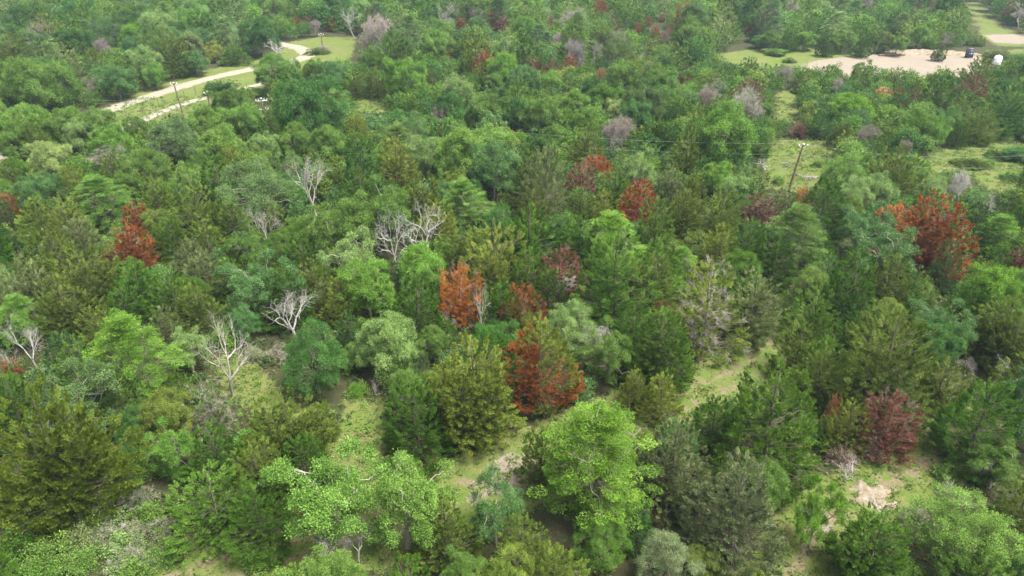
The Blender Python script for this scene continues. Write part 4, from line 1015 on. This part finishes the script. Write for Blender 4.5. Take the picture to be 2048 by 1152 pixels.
cols = np.array([TINT['y'], (.17, .2, .05), (.21, .19, .08), TINT['l'], (.14, .17, .05)]); gm.t.append(np.repeat(cols[ru.integers(0, 5, k)]*.72, 4, 0))
pw = np.stack([ru.uniform(-80, 95, 30000), 24+ru.random(30000)*105], 1); pw = pw[(grass_w(pw) > .3) & (np.abs(linedist(TRACK, pw)-.75) > .5)][:2600]
for x, y in pw:
    k = 20; r = ru.uniform(.15, .5); d = nrm(ru.normal(0, 1, (k, 3))+np.array([0, 0, .5])); d[:, 2] = abs(d[:, 2]); tc = np.array(TINT[ru.choice(list('ggyleoh'))])*ru.uniform(.6, 1.0); v0 = gm.n
    leaves(gm, np.array([x, y, 0])+d*r*np.array([1, 1, .6])*ru.uniform(.3, 1, (k, 1)), nrm(d+ru.normal(0, .5, (k, 3))), nrm(ru.normal(0, .4, (k, 3))+np.array([0, 0, 1.])), .17*ru.uniform(.6, 1.3, k), .09*ru.uniform(.6, 1.3, k), np.clip(.5+ru.normal(0, .22, k), 0, 1))
    gm.t.append(np.tile(tc, (gm.n-v0, 1)))
o = gm.build('grass', FARLEAF); o['kind'] = 'stuff'

# ---------------------------------------------------------------- poles, wires, fence, cabin, tank, logs
WOOD = plain('weathered_pole', (.16, .11, .08), .9, .1, (.09, .06, .045), 3); STEEL = plain('galvanised_steel', (.55, .56, .57), .45, .5, metallic=.3); CER = plain('white_ceramic', (.8, .8, .78), .3, .5)
WIRE = plain('wire', (.35, .36, .36), .5, .4); 
def pole(top_uv, Y, label, h=None, lean=(0, 0), arms=0, az=0.0, cap=True):
    P1 = above(*top_uv, Y); H = P1[2]; o = bpy.data.objects.new('utility_pole', None); C.objects.link(o); o.location = (P1[0]-lean[0], Y-lean[1], 0)
    o['label'] = label; o['category'] = 'utility pole'; o['group'] = 'wooden poles of the power line'
    mb = MB(); tube(mb, [[0, 0, -.5], [lean[0]*.5, lean[1]*.5, H*.5], [lean[0], lean[1], H]], [.14, .12, .09], 10, .5); mb.build('pole', WOOD, o, True)
    mb = MB(); lathe(mb, [(0.001, H+.12), (.1, H+.1), (.14, H-.02), (.115, H-.03)], 10, (lean[0], lean[1], 0)); mb.build('cap', STEEL, o, True)
    pts = [np.array([P1[0], Y, H+.1])]
    for q in range(arms):
        z = H-.35-q*1.25; mb = MB(); box(mb, (0, 0, z), (1.7, .1, .11), rz=az); mb.build('crossarm', STEEL, o)
        for s_ in (-1, 1):
            for e_ in (.4, .78):
                mb = MB(); lathe(mb, [(.02, z+.055), (.06, z+.08), (.035, z+.12), (.065, z+.15), (.035, z+.2), (.05, z+.23), (.001, z+.27)], 8, (s_*e_*math.cos(az), s_*e_*math.sin(az), 0)); mb.build('insulator', CER, o, True)
        pts.append(np.array([P1[0]+math.cos(az)*.78, Y+math.sin(az)*.78, z+.38]))
    if not arms:
        mb = MB(); tube(mb, [[lean[0], lean[1], H-.5], [lean[0]-.5, lean[1], H-.15]], .03, 5); tube(mb, [[lean[0], lean[1], H-.5], [lean[0]+.5, lean[1], H-.15]], .03, 5); mb.build('bracket', STEEL, o)
        for s_ in (-1, 1): mb = MB(); lathe(mb, [(.03, H-.16), (.08, H-.1), (.05, H), (.001, H+.05)], 8, (lean[0]+s_*.5, lean[1], 0)); mb.build('insulator', CER, o, True)
    return pts
Y1 = ground(352, 232)[1]; Y5 = ground(522, 268)[1]; Y4 = ground(412, 232)[1]; Y2 = ground(1596, 384)[1]
A1 = pole((347, 166), Y1, 'thin brown wooden pole standing on the verge between the gravel road and driveway', lean=(-.5, 0))
A4 = pole((414, 184), Y4, 'dark wooden pole at the left edge of dark oaks beside the driveway')
A5 = pole((522, 197), Y5, 'pole top with two pale crossarms rising above bright oaks at upper left', arms=2, az=.35)
A3 = pole((642, 68), ground(645, 100)[1], 'distant slim pole on the grass just past the road bend')
A2 = pole((1607, 289), Y2, 'leaning dark wooden pole in the grassy clearing on the right', lean=(.75, 0))
A6 = pole((961, -6), ground(962, 14)[1], 'tiny far pole in a pale grassy gap at the top edge')
def wire(p, q, sag, label, r=.006):
    p, q = np.array(p), np.array(q); t_ = np.linspace(0, 1, 25)[:, None]; P = p+(q-p)*t_; P[:, 2] -= (4*sag*t_*(1-t_))[:, 0]
    mb = MB(); tube(mb, P, r, 4); o = mb.build('overhead_wire', WIRE); o['label'] = label; o['category'] = 'wire'; o['group'] = 'wires of the power line'
p5a, p5b = A5[1], A5[2]; p2 = A2[0]
LEFT = above(-60, 178, Y5+22); RIGHT = above(2120, 306, Y2-6)
wire(p5a, LEFT, 1.2, 'upper wire running left from the cross-armed pole over the road'); wire(p5b, LEFT-[0, 0, 1.6], 1.2, 'lower wire running left from the cross-armed pole over the road')
wire(p5a, p2, 1.8, 'upper wire from the cross-armed pole right to the leaning pole'); wire(p5b, p2-[0, 0, 1.3], 1.9, 'lower wire from the cross-armed pole right to the leaning pole')
wire(p2, RIGHT, 1.0, 'upper wire running right from the leaning pole to the frame edge'); wire(p2-[0, 0, 1.3], RIGHT-[0, 0, 1.3], 1.0, 'lower wire running right from the leaning pole to the frame edge')
wire(A4[0], p5a, .8, 'upper wire between the dark pole and the cross-armed pole'); wire(A4[0]-[0, 0, 1.2], p5b, .8, 'lower wire between the dark pole and the cross-armed pole')
for i_, (u, v, wd) in enumerate(((225, 236, 'first from the left'), (252, 232, 'second from the left'), (286, 226, 'third from the left, by the driveway'), (318, 214, 'fourth from the left'), (370, 199, 'right of the brown pole'), (392, 190, 'nearest the dark oaks'))):
    g_ = ground(u, v); mb = MB(); tube(mb, [[0, 0, -.2], [.02, 0, .7], [0, .02, 1.45]], [.06, .055, .05], 6); o = mb.build('fence_post', WOOD, None, True); o.location = g_
    o['label'] = 'weathered wooden fence post on the verge, '+wd; o['category'] = 'fence post'; o['group'] = 'fence posts along the verge'
# cabin
DARK = plain('dark_blue_panel', (.035, .042, .075), .5, .4, (.028, .033, .06), 1.5); WH = plain('white_marking', (.8, .8, .82), .5, .3)
g_ = ground(1937, 115); o = bpy.data.objects.new('upright_cabin', None); C.objects.link(o); o.location = g_; o.rotation_euler = (0, 0, .12); o.scale = (.8, .8, .85)
o['label'] = 'small dark blue upright cabin with white marks behind the sand pad'; o['category'] = 'cabin'
mb = MB(); box(mb, (0, 0, 1.1), (1.5, 1.3, 1.95)); mb.build('body', DARK, o)
mb = MB(); box(mb, (0, 0, .06), (1.6, 1.4, .12)); mb.build('base', WOOD, o)
mb = MB(); box(mb, (0, 0, 2.12), (1.64, 1.44, .09)); box(mb, (0, 0, 2.19), (1.3, 1.1, .06)); mb.build('roof', plain('faded_roof', (.10, .075, .09), .6, .3), o)
mb = MB(); box(mb, (.02, -.665, 1.08), (1.1, .03, 1.75)); d_ = mb.build('door', DARK, o)
mb = MB(); box(mb, (.0, -.69, 1.02), (.34, .02, .16), rz=0); box(mb, (.12, -.692, 1.12), (.2, .02, .1)); mb.build('notice_plate', WH, d_)
for x in (-.6, .6): mb = MB(); box(mb, (x, -.662, 1.0 if x > 0 else 1.12), (.14, .02, .12)); mb.build('corner_marking', WH, o)
# tank
g_ = ground(1993, 128); o = bpy.data.objects.new('water_tank', None); C.objects.link(o); o.location = g_; o.scale = (.72, .72, .8)
o['label'] = 'white rounded tank showing above the trees right of the dark cabin'; o['category'] = 'tank'
mb = MB(); lathe(mb, [(1.08, 0), (1.1, .1), (1.1, .6), (1.13, .65), (1.1, .7), (1.1, 1.35), (1.08, 1.55), (.95, 1.85), (.7, 2.08), (.3, 2.2), (.001, 2.22)], 28); mb.build('shell', plain('white_polyethylene', (.82, .83, .83), .4, .4, (.78, .79, .79)), o, True)
mb = MB(); lathe(mb, [(.25, 2.17), (.25, 2.3), (.2, 2.34), (.001, 2.35)], 16); mb.build('lid', plain('grey_lid', (.3, .3, .32), .5), o, True)
LOGM = plain('fallen_log', (.20, .12, .085), .9, .1, (.11, .07, .05), 3)
for i_, (u, v, ln_, rz, lab) in enumerate(((1778, 112, 4.6, .05, 'long reddish brown log at the back edge of the sand pad'), (1797, 111, 2.6, -.2, 'shorter brown log lying beside the long one on the sand pad edge'))):
    mb = MB(); rr = np.random.default_rng(i_); tube(mb, bent([-ln_/2, 0, .18], [ln_/2, 0, .2], rr, 8, .015), np.linspace(.22, .14, 8), 8); tube(mb, [[.3, 0, .3], [.6, .2, .6], [.7, .3, .9]], [.07, .05, .02], 5)
    o = mb.build('fallen_log', LOGM, None, True); o.location = ground(u, v); o.rotation_euler = (0, 0, rz); o['label'] = lab; o['category'] = 'log'; o['group'] = 'logs at the edge of the sand pad'

# ---------------------------------------------------------------- haze
hz = bpy.data.meshes.new('haze'); b_ = MB(); box(b_, (0, 130, 19), (1300, 900, 42)); m, t = new_mat('haze_air'); out = N(t, 'ShaderNodeOutputMaterial'); pv = N(t, 'ShaderNodeVolumePrincipled')
pv.inputs['Color'].default_value = (.66, .85, 1., 1); pv.inputs['Density'].default_value = .0002; pv.inputs['Anisotropy'].default_value = .2; t.links.new(pv.outputs[0], out.inputs['Volume'])
o = b_.build('haze', m); o['kind'] = 'stuff'
